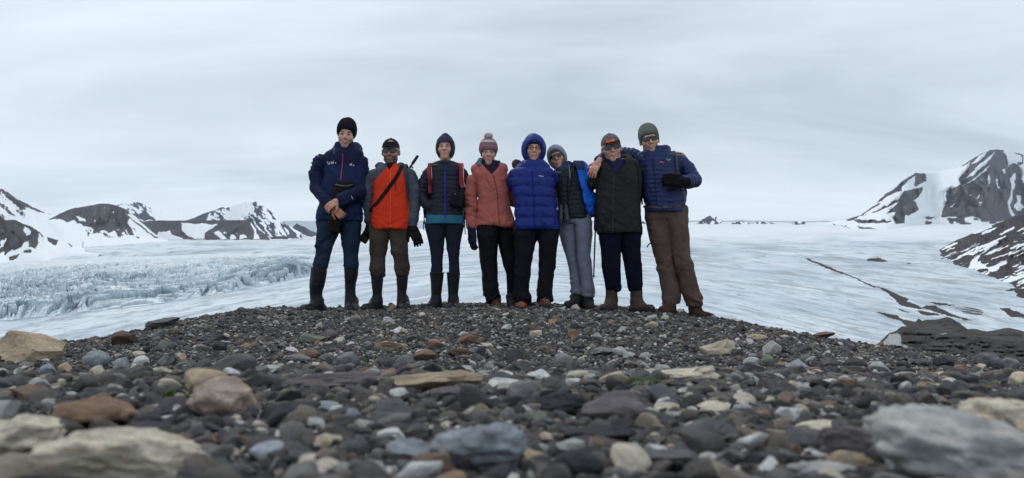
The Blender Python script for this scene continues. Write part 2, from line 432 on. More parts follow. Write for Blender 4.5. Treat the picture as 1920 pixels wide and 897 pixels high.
    mountain('mountain', [(1530, 421), (1590, 411), (1615, 403), (1640, 384), (1655, 368), (1680, 347), (1687, 342), (1705, 329), (1718, 324), (1735, 325), (1750, 325), (1770, 320), (1790, 316), (1803, 311), (1820, 300), (1840, 288), (1855, 281), (1870, 281), (1885, 282), (1892, 279), (1905, 287), (1920, 290), (1960, 300), (2080, 340), (2300, 390)],
             [(1530, 424), (1600, 428), (1640, 431), (1690, 427), (1740, 420), (1800, 421), (1860, 421), (1920, 418), (2300, 420)], 9000, 10500,
             [R([(400, 610), (460, 560), (500, 520), (610, 450), (640, 400), (700, 370), (790, 320), (870, 325), (885, 395), (790, 445), (765, 440), (780, 350), (740, 370), (660, 450), (650, 490), (600, 500), (500, 560), (430, 595)]),
              R([(490, 715), (600, 620), (620, 580), (670, 490), (750, 470), (850, 450), (845, 500), (770, 580), (820, 660), (720, 725), (690, 720), (680, 790), (600, 800), (565, 740), (590, 690), (550, 690)]),
              R([(120, 765), (270, 700), (300, 685), (440, 600), (460, 605), (330, 690), (260, 725), (200, 765)]), R([(440, 660), (650, 550), (660, 570), (560, 620), (400, 695), (360, 705)]),
              R([(160, 760), (400, 762), (570, 768), (540, 785), (380, 795), (250, 785)]), R([(0, 795), (60, 815), (200, 838), (140, 845), (20, 830)]), R([(230, 820), (350, 835), (430, 845), (300, 852), (250, 840)]),
              R([(1020, 735), (1040, 640), (1070, 580), (1060, 490), (1200, 430), (1180, 380), (1270, 280), (1290, 210), (1400, 140), (1500, 95), (1600, 100), (1640, 190), (1650, 260), (1690, 230), (1750, 250), (1790, 420), (1830, 420), (2000, 300), (2600, 400), (3500, 700), (3500, 820), (1790, 720), (1700, 745), (1600, 775), (1400, 785), (1370, 740), (1300, 720), (1200, 750), (1120, 730)]),
              R([(1700, 130), (1790, 150), (1790, 240), (1740, 250), (1730, 225), (1775, 215), (1770, 160), (1720, 150)]), R([(1205, 258), (1290, 195), (1380, 150), (1290, 215), (1240, 250)])],
             [R(p) for p in ([(1190, 462), (1330, 370), (1480, 250), (1450, 290), (1320, 390), (1230, 440)], [(1255, 375), (1340, 270), (1520, 130), (1485, 190), (1400, 270), (1300, 350)], [(1300, 245), (1370, 165), (1470, 110), (1380, 205)],
              [(1453, 450), (1453, 380), (1470, 325), (1480, 380), (1467, 455)], [(1535, 380), (1550, 375), (1556, 440), (1570, 472), (1553, 474), (1538, 410)], [(1587, 290), (1610, 280), (1622, 310), (1605, 335)],
              [(1640, 600), (1680, 500), (1678, 420), (1662, 380), (1712, 320), (1720, 370), (1702, 400), (1714, 430), (1692, 490), (1687, 560), (1662, 630), (1692, 690), (1714, 722), (1680, 727), (1645, 660)],
              [(1697, 645), (1730, 580), (1718, 530), (1768, 540), (1762, 600), (1792, 640), (1772, 675), (1718, 662)], [(1366, 595), (1398, 588), (1386, 635)], [(1095, 642), (1178, 588), (1135, 632)], [(1358, 553), (1387, 505), (1372, 553)], [(1275, 540), (1305, 525), (1290, 545)],
              [(1745, 250), (1800, 255), (1800, 430)], [(1900, 380), (2000, 420), (1950, 600), (1900, 640)])],
             streak=lambda x, y: np.maximum(stripes(x, y, 5, 5, 0.40, 31, 3) * sstep(404, 409, y) * sstep(1720, 1745, x) * sstep(1880, 1860, x), 0.75 * stripes(x, y, 8, 4, 0.2, 33, 5) * sstep(1650, 1600, x)), mat=MT_mid, seed=11, warp=1.8, nt_=110, relief=0.028)
    # near right valley side with snow stripes
    def slope(x, y):
        return 1 - np.maximum(stripes(x, y, -24, 4.2, 0.19, 41, 9, 0.06), stripes(x, y, -17, 8, 0.08, 44, 6, 0.06) * sstep(470, 510, y))
    mountain('valley_side', [(1700, 491), (1716, 486), (1735, 481), (1755, 473), (1790, 452), (1830, 435), (1880, 415), (1920, 400), (2050, 345), (2400, 220)],
             [(1700, 492.5), (1725, 498), (1765, 498), (1800, 497), (1825, 506), (1850, 518), (1870, 529), (1890, 539), (1920, 547), (2400, 640)], 5000, 5600,
             [], [[(1815, 505), (1822, 487), (1840, 477), (1832, 490), (1850, 500), (1860, 503), (1830, 504)], [(1872, 532), (1885, 524), (1920, 513), (1960, 505), (1960, 513), (1920, 520), (1892, 531)]], streak=slope, mat=MT_dark, seed=12, warp=1.6, nt_=120, relief=0.012, jag=0.8)
build_mountains()

def flow_uv(px, py):
    s = (py - 428.0) / (np.sqrt((px - 1040.0) ** 2 + 450.0 ** 2) - 120.0)
    u = px - 1040.0
    return s, u
Z5 = lambda p: zc(1600, 540, 5.606, p)
DEBRIS = [[(1503, 480), (1522, 488), (1560, 503), (1592, 515), (1622, 530), (1648, 541), (1640, 541), (1618, 531), (1588, 517), (1556, 506), (1520, 491)],
          Z5([(240, -10), (330, 10), (440, 65), (600, 130), (560, 150), (660, 182), (740, 215), (690, 225), (600, 210), (500, 192), (450, 140), (350, 62)]),
          Z5([(720, 212), (770, 188), (860, 198), (950, 240), (1060, 290), (1260, 357), (1180, 352), (1000, 302), (900, 272), (830, 240)]),
          Z5([(790, 155), (880, 163), (1000, 178), (1060, 195), (900, 194), (850, 180)]), Z5([(670, 238), (760, 252), (900, 280), (880, 292), (740, 293), (700, 275)]),
          Z5([(470, 228), (520, 238), (585, 272), (540, 262)]), Z5([(1530, 213), (1650, 228), (1800, 285), (2100, 310), (2100, 330), (1794, 314), (1650, 312), (1600, 270)]),
          Z5([(1580, 30), (1680, 8), (1794, 12), (2400, 60), (2400, 150), (1794, 115), (1720, 82), (1700, 40)]),
          [(1624, 485), (1647, 484), (1666, 490), (1651, 493), (1628, 490)], Z5([(240, 265), (290, 262), (470, 300), (520, 335), (700, 375), (700, 430), (560, 400), (500, 350), (380, 320)])]
DOTTED = [Z5([(1020, 200), (1200, 200), (1350, 230), (1380, 275), (1300, 300), (1150, 272)])]

def mat_ice():
    m = NM('glacier_ice')
    co = m.coord('Object')
    cmbn = m.n('ShaderNodeCombineXYZ')
    m.val(cmbn.inputs[0], m.attr('fs')); m.val(cmbn.inputs[1], m.attr('fu'))
    def st(scale, sx, sy, det=5, rough=0.6):
        q = m.n('ShaderNodeMapping'); m.l(cmbn.outputs[0], q.inputs[0]); q.inputs['Scale'].default_value = (sx, sy, 1)
        return m.noise(q.outputs[0], scale, det, rough, 0.15)
    a = st(1.0, 85, 0.006); b = st(1.0, 300, 0.022, 6, 0.7); c = st(1.0, 26, 0.003, 4)
    base = m.mix(m.ramp(c, [(0.35, 0.0), (0.65, 1.0)]), (0.45, 0.535, 0.60), (0.64, 0.69, 0.73))
    col = m.mix(m.ramp(a, [(0.49, 0.0), (0.62, 0.85)]), base, (0.30, 0.345, 0.385))
    col = m.mix(m.ramp(b, [(0.51, 0.0), (0.63, 0.85)]), col, (0.19, 0.215, 0.24))
    col = m.mix(m.math('MULTIPLY', m.attr('snow'), 0.85), col, (0.76, 0.79, 0.82))
    n3 = m.noise(co, 0.012, 5, 0.6)
    col = m.mix(m.ramp(n3, [(0.58, 0.0), (0.75, 0.5)]), col, (0.44, 0.445, 0.445))
    # crackled dirty margin and debris bands
    vo = m.n('ShaderNodeTexVoronoi', feature='DISTANCE_TO_EDGE'); vo.inputs['Scale'].default_value = 0.22
    m.l(m.coord('Object', (1, 0.35, 1)), vo.inputs['Vector'])
    cr = m.ramp(vo.outputs['Distance'], [(0.0, 1.0), (0.07, 0.0)])
    col = m.mix(m.math('MULTIPLY', m.math('MULTIPLY', cr, m.ramp(n3, [(0.4, 0.0), (0.6, 0.7)])), m.attr('crack')), col, (0.2, 0.22, 0.24))
    dirt = m.noise(co, 0.06, 6, 0.65)
    df = m.ramp(m.math('ADD', m.attr('debris'), m.math('MULTIPLY', m.math('SUBTRACT', dirt, 0.5), 0.8)), [(0.45, 0.0), (0.55, 1.0)])
    dcol = m.mix(m.noise(co, 0.25, 4), (0.022, 0.021, 0.023), (0.065, 0.058, 0.055))
    col = m.mix(df, col, dcol)
    r = m.mix(df, (0.45, 0.45, 0.45), (0.9, 0.9, 0.9))
    m.l(r, m.b.inputs['Roughness'])
    h = m.math('ADD', m.math('MULTIPLY', b, 0.6), m.noise(co, 0.2, 6, 0.65))
    return m.done(col, None, m.bump(h, 0.55, 1.6))
MAT_ICE = mat_ice()

def build_glacier():
    px = np.concatenate([np.arange(-420, 580, 3.0), np.arange(580, 1280, 4.0), np.arange(1280, 1940, 1.8), np.arange(1940, 2400, 8.0)])
    py = np.concatenate([np.array([1200, 900, 760]), np.arange(712, 640, -4.0), np.arange(640, 424, -1.25), np.arange(424, 414, -0.6)])
    PX_, PY = np.meshgrid(px, py)
    D = glacier_d(px, py)
    fs, fu = flow_uv(PX_, PY)
    V = W(PX_, PY, np.maximum(D, 50))
    wob = fbm(v3(fs * 60, fu * 0.02, 0), 4, 3) * D * 0.0012 + fbm(V * np.array([.012, .004, 0]), 3, 9) * D * 0.0008
    V[..., 2] += wob
    wx = PX_ + 3.0 * fbm(v3(PX_ / 8, PY / 3, 1), 3, 71); wy = PY + 1.4 * fbm(v3(PX_ / 10, PY / 4, 2), 3, 73)
    deb = np.zeros(PX_.shape)
    for p in DEBRIS:
        deb = np.where(inpoly(wx, wy, p), 1.0, deb)
    for p in DOTTED:
        deb = np.where(inpoly(wx, wy, p), 0.52, deb)
    V[..., 2] += np.where(deb > 0.9, D * 0.0010, 0)
    crack = np.maximum(sstep(1360, 1440, PX_) * sstep(1720, 1660, PX_) * sstep(565, 590, PY + (1500 - PX_) * 0.06), 0)
    crack = np.maximum(crack, 0.8 * sstep(820, 700, PX_) * sstep(560, 520, PX_ * 0 + PY) * sstep(478, 500, PY) * sstep(560, 600, PX_))
    crack = crack * (0.5 + 0.5 * sstep(-0.2, 0.3, fbm(v3(PX_ / 40, PY / 12, 5), 3, 90)))
    # the sheet sinks under the icefall
    deep = sstep(560, 500, PX_) * sstep(0, 6, (604 - np.interp(PX_, [-420, 0, 300, 540, 620], [-28, 2, 33, 76, 96])) - PY) * sstep(470, 485, PY)
    V[..., 2] -= deep * D * 0.012
    me = mesh_np('glacier', V.reshape(-1, 3), gridfaces(*PX_.shape), True, [MAT_ICE], attrs={'fs': fs.ravel(), 'fu': fu.ravel(), 'debris': deb.ravel(), 'crack': crack.ravel(), 'snow': (sstep(468, 436, PY + 12 * fbm(v3(PX_ / 60, PY / 8, 3), 3, 55)) * (0.5 + 0.5 * sstep(350, 600, PX_))).ravel()})
    link('glacier', me, kind='structure', label='broad snowy glacier rising behind the people to the horizon')
build_glacier()

def mat_icefall():
    m = NM('crevassed_ice')
    co = m.coord('Object')
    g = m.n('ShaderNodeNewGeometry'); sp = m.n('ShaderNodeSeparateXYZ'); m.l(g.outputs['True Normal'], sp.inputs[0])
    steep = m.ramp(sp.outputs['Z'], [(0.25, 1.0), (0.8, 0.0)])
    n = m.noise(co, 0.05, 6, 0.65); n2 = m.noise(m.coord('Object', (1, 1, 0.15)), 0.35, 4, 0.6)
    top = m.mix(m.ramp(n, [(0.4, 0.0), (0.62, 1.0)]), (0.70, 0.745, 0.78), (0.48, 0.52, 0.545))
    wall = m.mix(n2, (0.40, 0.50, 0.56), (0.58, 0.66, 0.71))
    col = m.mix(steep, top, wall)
    col = m.mix(m.math('MULTIPLY', m.attr('gap'), 0.8), col, (0.13, 0.18, 0.21))
    return m.done(col, 0.5, m.bump(m.math('ADD', n, n2), 0.5, 0.8))
def build_icefall():
    px = np.concatenate([np.arange(-420, 0, 6.0), np.arange(0, 640, 1.5)])
    line = np.interp(px, [-420, 0, 60, 300, 420, 540, 640], [632, 603, 598, 570, 551, 527, 503])
    top = np.interp(px, [-420, 0, 200, 400, 560, 640], [500, 492, 484, 476, 476, 478])
    ext = np.linspace(0, 1, 330) ** 1.45
    nr = len(ext)
    PY = line[None, :] + (top - line)[None, :] * ext[:, None]
    PX_ = np.broadcast_to(px, PY.shape)
    D = np.zeros(PY.shape)
    for j, x in enumerate(px):
        col = np.array([np.interp(x, gcols, gtab[:, k]) for k in range(gtab.shape[1])])
        D[:, j] = np.exp(np.interp(-PY[:, j], -col, gd))
    V = W(PX_, PY, D)
    X, Y = V[..., 0], V[..., 1]
    n1 = fbm(v3(X / 90, Y / 90, 0), 3, 5)
    th = 0.35 + 0.22 * n1
    wX = X + 1.1 * fbm(v3(X / 5, Y / 9, 3), 2, 16) + 4 * fbm(v3(X / 22, Y / 30, 1), 3, 6); wY = Y + 6 * fbm(v3(X / 26, Y / 34, 2), 3, 7)
    u = wX * np.cos(th) + wY * np.sin(th) * 0.55; v = -wX * np.sin(th) * 0.55 + wY * np.cos(th)
    f1, f2, c = voronoi2(u / 13.0, v / 22.0, 11)
    g1 = sstep(0.0, 0.14, f2 - f1)
    f1b, f2b, cb = voronoi2(u / 5.0 + 7, v / 11.0, 12)
    g2 = sstep(0.0, 0.25, f2b - f1b)
    e = ext[:, None]
    fade = sstep(0, 0.02, e) * sstep(1.0, 0.72, e) * (0.35 + 0.65 * sstep(0.75, 0.25, e)) * sstep(640, 540, PX_)
    fade = fade * (0.55 + 0.45 * sstep(-0.35, 0.2, fbm(v3(X / 130, Y / 160, 4), 3, 15)))
    big = fbm(v3(X / 60, Y / 60, 9), 3, 19)
    hgt = (7.5 + 6.0 * c * g1 + 7 * (g1 - 1) + 2.6 * cb + 3.0 * (g2 - 1) + 6 * big) * fade * (D / 750)
    front = sstep(0.0, 0.035, e) * sstep(0.30, 0.0, e) * sstep(600, 500, PX_)
    hgt = hgt + front * 6.5 * (1 + 0.6 * c) * (0.7 + 0.5 * fbm(v3(X / 45, 0, 0), 2, 33)) * (0.35 + 0.65 * g1)
    hgt = np.where(e <= 0.004, -4.0, hgt)
    V[..., 2] += hgt
    V[..., 1] -= front * 3.0 * c
    V[..., 2] -= sstep(575, 640, PX_) * 14.0
    gap = np.clip((1 - g1) * 0.9 + (1 - g2) * 0.5, 0, 1) * np.clip(fade * 1.3, 0, 1)
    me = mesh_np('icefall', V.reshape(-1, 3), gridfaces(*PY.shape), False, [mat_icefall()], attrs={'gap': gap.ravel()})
    link('icefall', me, kind='structure', label='crevassed blue-white icefall below the left mountains')
build_icefall()

def mat_scree():
    m = NM('moraine_scree')
    co = m.coord('Object')
    n = m.noise(co, 0.05, 6, 0.65); n2 = m.noise(co, 0.35, 6, 0.75)
    col = m.mix(m.ramp(n, [(0.35, 0.0), (0.65, 1.0)]), (0.05, 0.049, 0.051), (0.115, 0.108, 0.102))
    col = m.mix(m.ramp(n2, [(0.5, 0.0), (0.75, 0.8)]), col, (0.16, 0.15, 0.14))
    sn = m.ramp(m.math('ADD', m.attr('rock'), m.math('MULTIPLY', m.math('SUBTRACT', n, 0.5), 0.5)), [(0.40, 1.0), (0.5, 0.0)])
    col = m.mix(sn, col, (0.55, 0.56, 0.55))
    return m.done(col, 0.9, m.bump(m.math('ADD', n, n2), 1.0, 3.5))
MAT_SCREE = mat_scree()
def build_moraine():
    mountain('moraine_hill', [(1716, 604), (1722, 598), (1730, 601), (1745, 600), (1760, 598), (1775, 594.5), (1784, 597), (1793, 602), (1804, 610), (1814, 617), (1832, 617), (1850, 622), (1866, 619), (1880, 616), (1895, 615), (1920, 622), (2000, 640), (2300, 690)],
             [(1716, 622), (1780, 632), (1860, 640), (2300, 700)], 330, 400, mat=MAT_SCREE, rock_all=True, seed=51, nt_=40, rs=(24, 8), relief=0.010, jag=1.2)
    mountain('moraine_hill', [(1560, 712), (1610, 690), (1640, 658), (1652, 638), (1668, 624), (1680, 621), (1690, 613), (1702, 612), (1715, 612), (1730, 616), (1760, 622), (1800, 628), (1850, 634), (1900, 640), (2000, 660), (2300, 720)],
             [(1560, 713), (1650, 712), (2300, 800)], 110, 240, mat=MAT_SCREE, ground=False, rock_all=True, seed=52, nt_=60, rs=(24, 8), relief=0.010, jag=1.5,
             snows=[Z5([(905, 475), (960, 478), (1000, 490), (940, 490)]), Z5([(290, 600), (330, 560), (380, 490), (480, 480), (505, 540), (490, 590), (640, 640), (560, 640), (480, 610)])])
build_moraine()
# ------------------------------------------------------------------ gravel mound
GD = np.array([0.0, 0.3, 0.7, 1.0, 1.3, 1.6, 1.9, 2.3, 3.0, 4.0, 5.5, 6.6, 7.3, 7.8, 8.6, 9.6, 11.5, 15.0, 22.0, 40.0, 60.0])
GZT = np.array([-.16, -.17, -.185, -.19, -.195, -.20, -.235, -.29, -.345, -.345, -.29, -.24, -.212, -.215, -.27, -.42, -.95, -2.3, -5.2, -14.0, -24.0]) + CAMZ
DX = np.array([-12., -8.0, -5.6, -4.9, -4.2, -3.7, -3.3, -2.6, -1.9, 1.2, 1.8, 2.85, 3.9, 4.95, 6.5, 9.0, 14.0])
DZ = np.array([.85, .52, .36, .37, .42, .31, .16, .02, .0, .0, .06, .25, .41, .55, .74, 1.05, 1.6])
FEET = []          # (x, y, z) points the ground passes through: filled from the boots
def _ci(x, xs, ys):
    # smooth (catmull-rom) interpolation
    x = np.asarray(x, float); i = np.clip(np.searchsorted(xs, x) - 1, 0, len(xs) - 2)
    m = np.gradient(ys, xs); h = xs[i + 1] - xs[i]; t = np.clip((x - xs[i]) / h, 0, 1)
    return ((2 * t ** 3 - 3 * t ** 2 + 1) * ys[i] + (t ** 3 - 2 * t ** 2 + t) * h * m[i] + (-2 * t ** 3 + 3 * t ** 2) * ys[i + 1] + (t ** 3 - t ** 2) * h * m[i + 1])
def GZ0(x, y):
    x = np.asarray(x, float); y = np.asarray(y, float)
    z = _ci(y, GD, GZT)
    w = sstep(1.2, 6.2, y)
    z = z - _ci(np.clip(x, -12, 14), DX, DZ) * w
    z = z + 0.016 * fbm(v3(x * 1.3, y * 1.3, 0), 3, 201) * sstep(0.3, 1.5, y) + 0.006 * fbm(v3(x * 7, y * 7, 0), 3, 205)
    return z
def GZ(x, y):
    z = GZ0(x, y)
    num = 0; den = 0
    for fx, fy, fz in FEET:
        w = np.exp(-((x - fx) ** 2 + (y - fy) ** 2) / (2 * 0.20 ** 2))
        num = num + w * fz; den = den + w
    if FEET:
        k = np.clip(den, 0, 1)
        z = z * (1 - k) + k * num / np.maximum(den, 1e-9)
    return z
def ground_hit(px, py):
    """first point of the gravel seen at a photo pixel"""
    d = np.concatenate([np.arange(0.3, 3, 0.01), np.arange(3, 12, 0.03)])
    p = W(px, py, d)
    below = p[:, 2] < GZ(p[:, 0], p[:, 1])
    i = int(np.argmax(below)) if below.any() else len(d) - 1
    if d[i] > 8.4:      # the line of sight clears the crest: take the crest itself
        gap = np.where((d > 3) & (d < 8.2), p[:, 2] - GZ(p[:, 0], p[:, 1]), 9)
        i = int(np.argmin(gap))
        p[i, 2] = float(GZ(p[i, 0], p[i, 1]))
    return p[i]
# ------------------------------------------------------------------ where the eight people stand (photo columns/rows read as positions at their distance)
PEOPLE = [
 dict(id=1, d=7.30, head=(647, 279, 1.09, 8, 5, 4), torso=[(268, 630, 666, .075), (280, 624, 674, .09), (287, 612, 681, .105), (295, 608, 681, .115), (315, 608, 679, .122), (345, 606, 677, .122), (375, 601, 677, .12), (400, 595, 677, .12), (414, 594, 676, .115)],
   arms=[[(604, 303, 0, 13.5), (594, 328, 0, 13), (594, 352, -.03, 12.5), (610, 373, -.13, 11), (626, 388, -.19, 9)], [(678, 306, 0, 12.5), (679, 335, 0, 12.5), (678, 361, -.05, 12.5), (655, 369, -.18, 12), (633, 377, -.235, 10)]],
   legs=[[(404, 600, 638, 0.06), (416, 596, 638, 0.085), (436, 595, 635), (452, 594, 628), (467, 593.5, 622.5), (480, 592, 619), (489, 589, 617), (497, 587, 615), (504, 589, 612)], [(404, 634, 671, 0.06), (416, 636, 674, 0.085), (440, 639, 675), (467, 643.5, 673), (480, 645, 670.5), (490, 645, 671), (498, 645.5, 671.5), (503, 648, 670)]],
   feet=[(594, 586, -34, .30), (659, 585.5, 4, .30)]),
 dict(id=2, d=7.25, head=(732.5, 309, 1.04, 0, 4, 0), torso=[(309, 717, 750, .08), (313, 712, 756, .09), (319, 705, 763, .105), (330, 703, 764, .118), (360, 702, 764, .124), (395, 699, 766, .125), (416, 699, 766, .125), (429, 702, 763, .12)],
   arms=[[(702, 330, .0, 12), (692, 355, .01, 11), (691, 385, .03, 11), (697, 415, .06, 9.5)], [(767, 330, 0, 13), (775, 355, .01, 12), (776, 385, .01, 11.5), (773, 410, 0, 10.5), (772, 425, -.01, 9)]],
   legs=[[(420, 693, 732, 0.06), (432, 692.7, 731, 0.085), (450, 692.7, 729), (467, 693, 724), (489, 695, 722), (499, 693.5, 721.5), (505, 693, 721), (511, 696, 720), (516, 697.5, 718)], [(420, 727, 766, 0.06), (432, 729, 765.5, 0.085), (450, 731, 765), (467, 735, 764.5), (489, 739, 766), (499, 740, 768), (505, 740, 767.5), (511, 742, 765), (516, 743.5, 764)]],
   feet=[(704, 583.5, -28, .28), (755, 582.5, 18, .28)]),
 dict(id=3, d=7.25, head=(834.5, 300, .97, 0, 0, 0), torso=[(304, 818, 852, .075), (311, 806, 864, .09), (317, 806, 865, .10), (330, 809, 863, .11), (350, 810, 862, .113), (375, 808, 864, .11), (395, 803, 868, .11), (408, 800, 869, .11)],
   arms=[[(805, 324, .0, 11), (794, 345, .02, 10.5), (791, 370, .04, 11), (800, 384, -.02, 9.5), (811, 389, -.08, 8)], [(867, 325, .0, 10.5), (870, 350, .02, 10), (867, 374, .03, 10.5), (862, 384, -.03, 9), (853, 387, -.09, 8)]],
   legs=[[(414, 801, 836, 0.06), (424, 797.5, 836, 0.088), (443, 801, 834), (466, 806, 832), (488, 808.5, 830), (500, 809.5, 829.6), (512, 810, 829), (516, 811, 828)], [(414, 833, 866, 0.06), (424, 833, 869, 0.088), (443, 835, 866), (466, 838, 862), (488, 841.5, 860.5), (500, 842, 861), (512, 842.5, 860), (516, 843.5, 859)]],
   feet=[(816, 583.5, -34, .26), (850, 583.5, 0, .26)]),
 dict(id=4, leg_dd=(0, .05), d=7.22, head=(915.5, 309, .98, 4, 7, 0), torso=[(310, 896, 938, .085), (318, 886, 948, .095), (328, 886, 950, .105), (345, 893, 952, .113), (362, 896, 953, .113), (385, 897, 956, .115), (405, 894, 961, .12), (424, 892, 964, .12)],
   arms=[[(886, 340, 0, 11), (884, 362, 0, 10.5), (884, 388, 0, 10.5), (885, 429, -.02, 9.5)], [(951, 338, 0, 10), (957, 358, .06, 10), (962, 378, .13, 9.5), (980, 390, .20, 8)]],
   legs=[[(414, 897, 936, 0.06), (427, 894, 935, 0.085), (445, 895, 934), (466, 898, 933), (488, 900, 932), (510, 902.7, 933), (528, 904, 934), (546, 906, 935.5), (558, 909, 935), (567, 913, 934)], [(414, 928, 958, 0.06), (427, 929, 964, 0.085), (450, 934, 968), (470, 937, 968.5), (492, 943.5, 969), (510, 948, 969), (540, 950.5, 969), (558, 952, 968), (568, 953, 967)]],
   feet=[(928, 582, 8, .26), (960, 580.0, 4, .26)]),
 dict(id=5, d=7.08, head=(1000, 304, 1.0, 2, 3, 2), torso=[(303, 980, 1019, .09), (314, 966, 1030, .11), (322, 958, 1036, .12), (335, 956, 1038, .135), (355, 961, 1040, .14), (386, 965, 1043, .14), (410, 966, 1046, .14), (431.5, 966, 1049, .14)],
   arms=[[(963, 333, .03, 11), (958, 348, .13, 10), (946, 362, .28, 9), (930, 372, .32, 8)], [(1034, 330, .03, 11), (1042, 345, .13, 10), (1057, 360, .28, 9)]],
   legs=[[(420, 971, 1010, 0.06), (433, 967.5, 1008, 0.085), (450, 968, 1005), (467, 968, 1001), (489, 965.7, 997), (511, 964.6, 994.5), (530, 964, 992), (545, 963.5, 990), (560, 964.5, 990), (566, 966, 989)], [(420, 1004, 1043, 0.06), (433, 1006, 1047.5, 0.085), (450, 1009, 1046), (467, 1010.5, 1044), (490, 1011, 1041.5), (516, 1010, 1038), (538, 1008, 1036), (556, 1009, 1034.5), (563, 1010, 1033.5)]],
   feet=[(977, 585.5, 2, .27), (1021, 578.5, 5, .27)]),
 dict(id=6, leg_dd=(.03, -.03), d=7.22, head=(1051, 316.5, 0.97, -10, 4, -17), torso=[(311, 1042, 1074, .08), (319, 1039, 1084, .095), (332, 1038, 1090, .105), (350, 1039, 1092, .11), (375, 1043, 1098, .11), (398, 1047, 1105, .11), (411, 1050, 1107, .11)],
   arms=[[(1046, 328, .02, 10), (1040, 350, .12, 9.5), (1028, 370, .28, 9)], [(1090, 320, 0, 11), (1101, 330, .12, 10), (1120, 345, .28, 9)]],
   legs=[[(404, 1052, 1082, 0.06), (418, 1049, 1081, 0.075), (442, 1049.5, 1080), (462, 1055, 1080), (489, 1064, 1082.5), (507, 1067, 1086), (534, 1070.5, 1090), (550, 1073, 1092), (557, 1075, 1092)], [(404, 1074, 1105, 0.06), (418, 1076, 1109, 0.075), (442, 1078, 1110), (462, 1080, 1108.5), (480, 1081.5, 1107), (500, 1084, 1109.5), (525, 1089, 1112), (543, 1092, 1114.5), (556, 1095, 1114)]],
   feet=[(1082, 579, -38, .26), (1103, 582.5, 6, .25)]),
 dict(id=7, d=7.05, head=(1151, 305, 1.13, -4, 4, -9), torso=[(299, 1140, 1180, .085), (308, 1128, 1192, .105), (318, 1121, 1200, .12), (335, 1118, 1202, .135), (360, 1118, 1201, .14), (390, 1119, 1200, .14), (415, 1121, 1201, .14), (436.5, 1123, 1202, .135)],
   arms=[[(1124, 326, .0, 12), (1113, 341, .05, 11.5), (1104, 351, .18, 10), (1085, 362, .32, 9)], [(1196, 318, .05, 11), (1204, 317, .20, 10), (1228, 306, .30, 9), (1252, 294, .26, 8)]],
   legs=[[(425, 1123, 1167, 0.06), (437, 1123.5, 1167, 0.085), (460, 1126, 1165.5), (483, 1128, 1163), (510, 1130, 1163.5), (525, 1133.5, 1163.5), (539, 1137, 1162.5), (546, 1139, 1161)], [(425, 1160, 1202, 0.06), (437, 1161, 1202, 0.085), (460, 1163, 1201), (483, 1168, 1201.5), (504, 1171, 1204), (520, 1174, 1204), (537, 1177.5, 1203.7), (546, 1180, 1203)]],
   feet=[(1148, 585.5, -30, .29), (1196, 587.5, 34, .30)]),
 dict(id=8, leg_dd=(.02, -.02), d=7.12, head=(1222, 288.5, 1.11, -6, 5, -9), torso=[(276, 1212, 1254, .09), (286, 1206, 1258, .105), (294, 1203, 1266, .115), (304, 1202, 1270, .122), (322, 1202, 1274, .128), (350, 1204, 1279, .13), (375, 1208, 1285, .13), (388, 1213, 1283, .125), (398.5, 1211, 1287, .13)],
   arms=[[(1208, 303, .0, 12.5), (1188, 291, .07, 11), (1160, 287, .13, 10.5), (1136, 293, .04, 10), (1123, 302, -.13, 8.5)], [(1274, 302, 0, 13), (1290, 318, -.01, 12.5), (1302, 338, -.04, 12.5), (1288, 342, -.14, 11), (1277, 339, -.20, 9.5)]],
   legs=[[(390, 1211, 1252, 0.06), (410, 1211.5, 1254, 0.085), (443, 1217, 1258), (470, 1224, 1260), (495, 1230.5, 1262), (517, 1236, 1268), (539, 1239.5, 1274), (550, 1242, 1276), (560, 1243, 1275), (568, 1247, 1273)], [(390, 1246, 1287, 0.06), (410, 1249, 1287, 0.085), (443, 1255, 1292), (470, 1260, 1293.5), (484, 1262, 1294.5), (506, 1267, 1301), (528, 1273.5, 1305.5), (548, 1278, 1311), (561, 1284, 1316), (573, 1289, 1313)]],
   feet=[(1258, 588.5, -34, .29), (1306, 600, 22, .30)]),
]
for p_ in PEOPLE:
    for (fx, fy, yaw, ln) in p_['feet']:
        q = W(fx, fy, p_['d'] - 0.05)
        FEET.append((float(q[0]), float(q[1]), float(q[2])))
# ------------------------------------------------------------------ ground sheet, stones, gravel
def mat_ground():
    m = NM('dark_gravel_soil')
    co = m.coord('Object')
    n = m.noise(co, 6, 6, 0.65); n2 = m.noise(co, 90, 4, 0.7)
    vo = m.n('ShaderNodeTexVoronoi'); vo.inputs['Scale'].default_value = 55; m.l(co, vo.inputs['Vector'])
    col = m.mix(m.ramp(n, [(0.35, 0.0), (0.65, 1.0)]), (0.042, 0.039, 0.038), (0.072, 0.067, 0.063))
    sp_ = m.n('ShaderNodeSeparateColor'); m.l(vo.outputs['Color'], sp_.inputs[0])
    col = m.mix(m.ramp(sp_.outputs[0], [(0.75, 0.0), (0.95, 0.7)]), col, (0.16, 0.15, 0.14))
    h = m.math('ADD', m.math('MULTIPLY', vo.outputs['Distance'], -1.0), m.math('MULTIPLY', n2, 0.4))
    return m.done(col, 0.9, m.bump(h, 0.9, 0.012))
def build_ground():
    y = np.concatenate([np.arange(-2.0, 0.3, 0.15), np.arange(0.3, 3, 0.035), np.arange(3, 9, 0.06), np.arange(9, 16, 0.25), np.geomspace(16, 60, 24)])
    a = np.linspace(-1, 1, 240)
    A, Y = np.meshgrid(a, y)
    X = A * (1.6 + np.clip(Y, 0, 60) * 1.15)
    Z = GZ(X, np.clip(Y, 0, None))
    me = mesh_np('gravel_ground', np.stack([X, Y, Z], -1).reshape(-1, 3), gridfaces(*X.shape), True, [mat_ground()])
    link('gravel_ground', me, kind='structure', label='dark stony mound the people stand on')
build_ground()

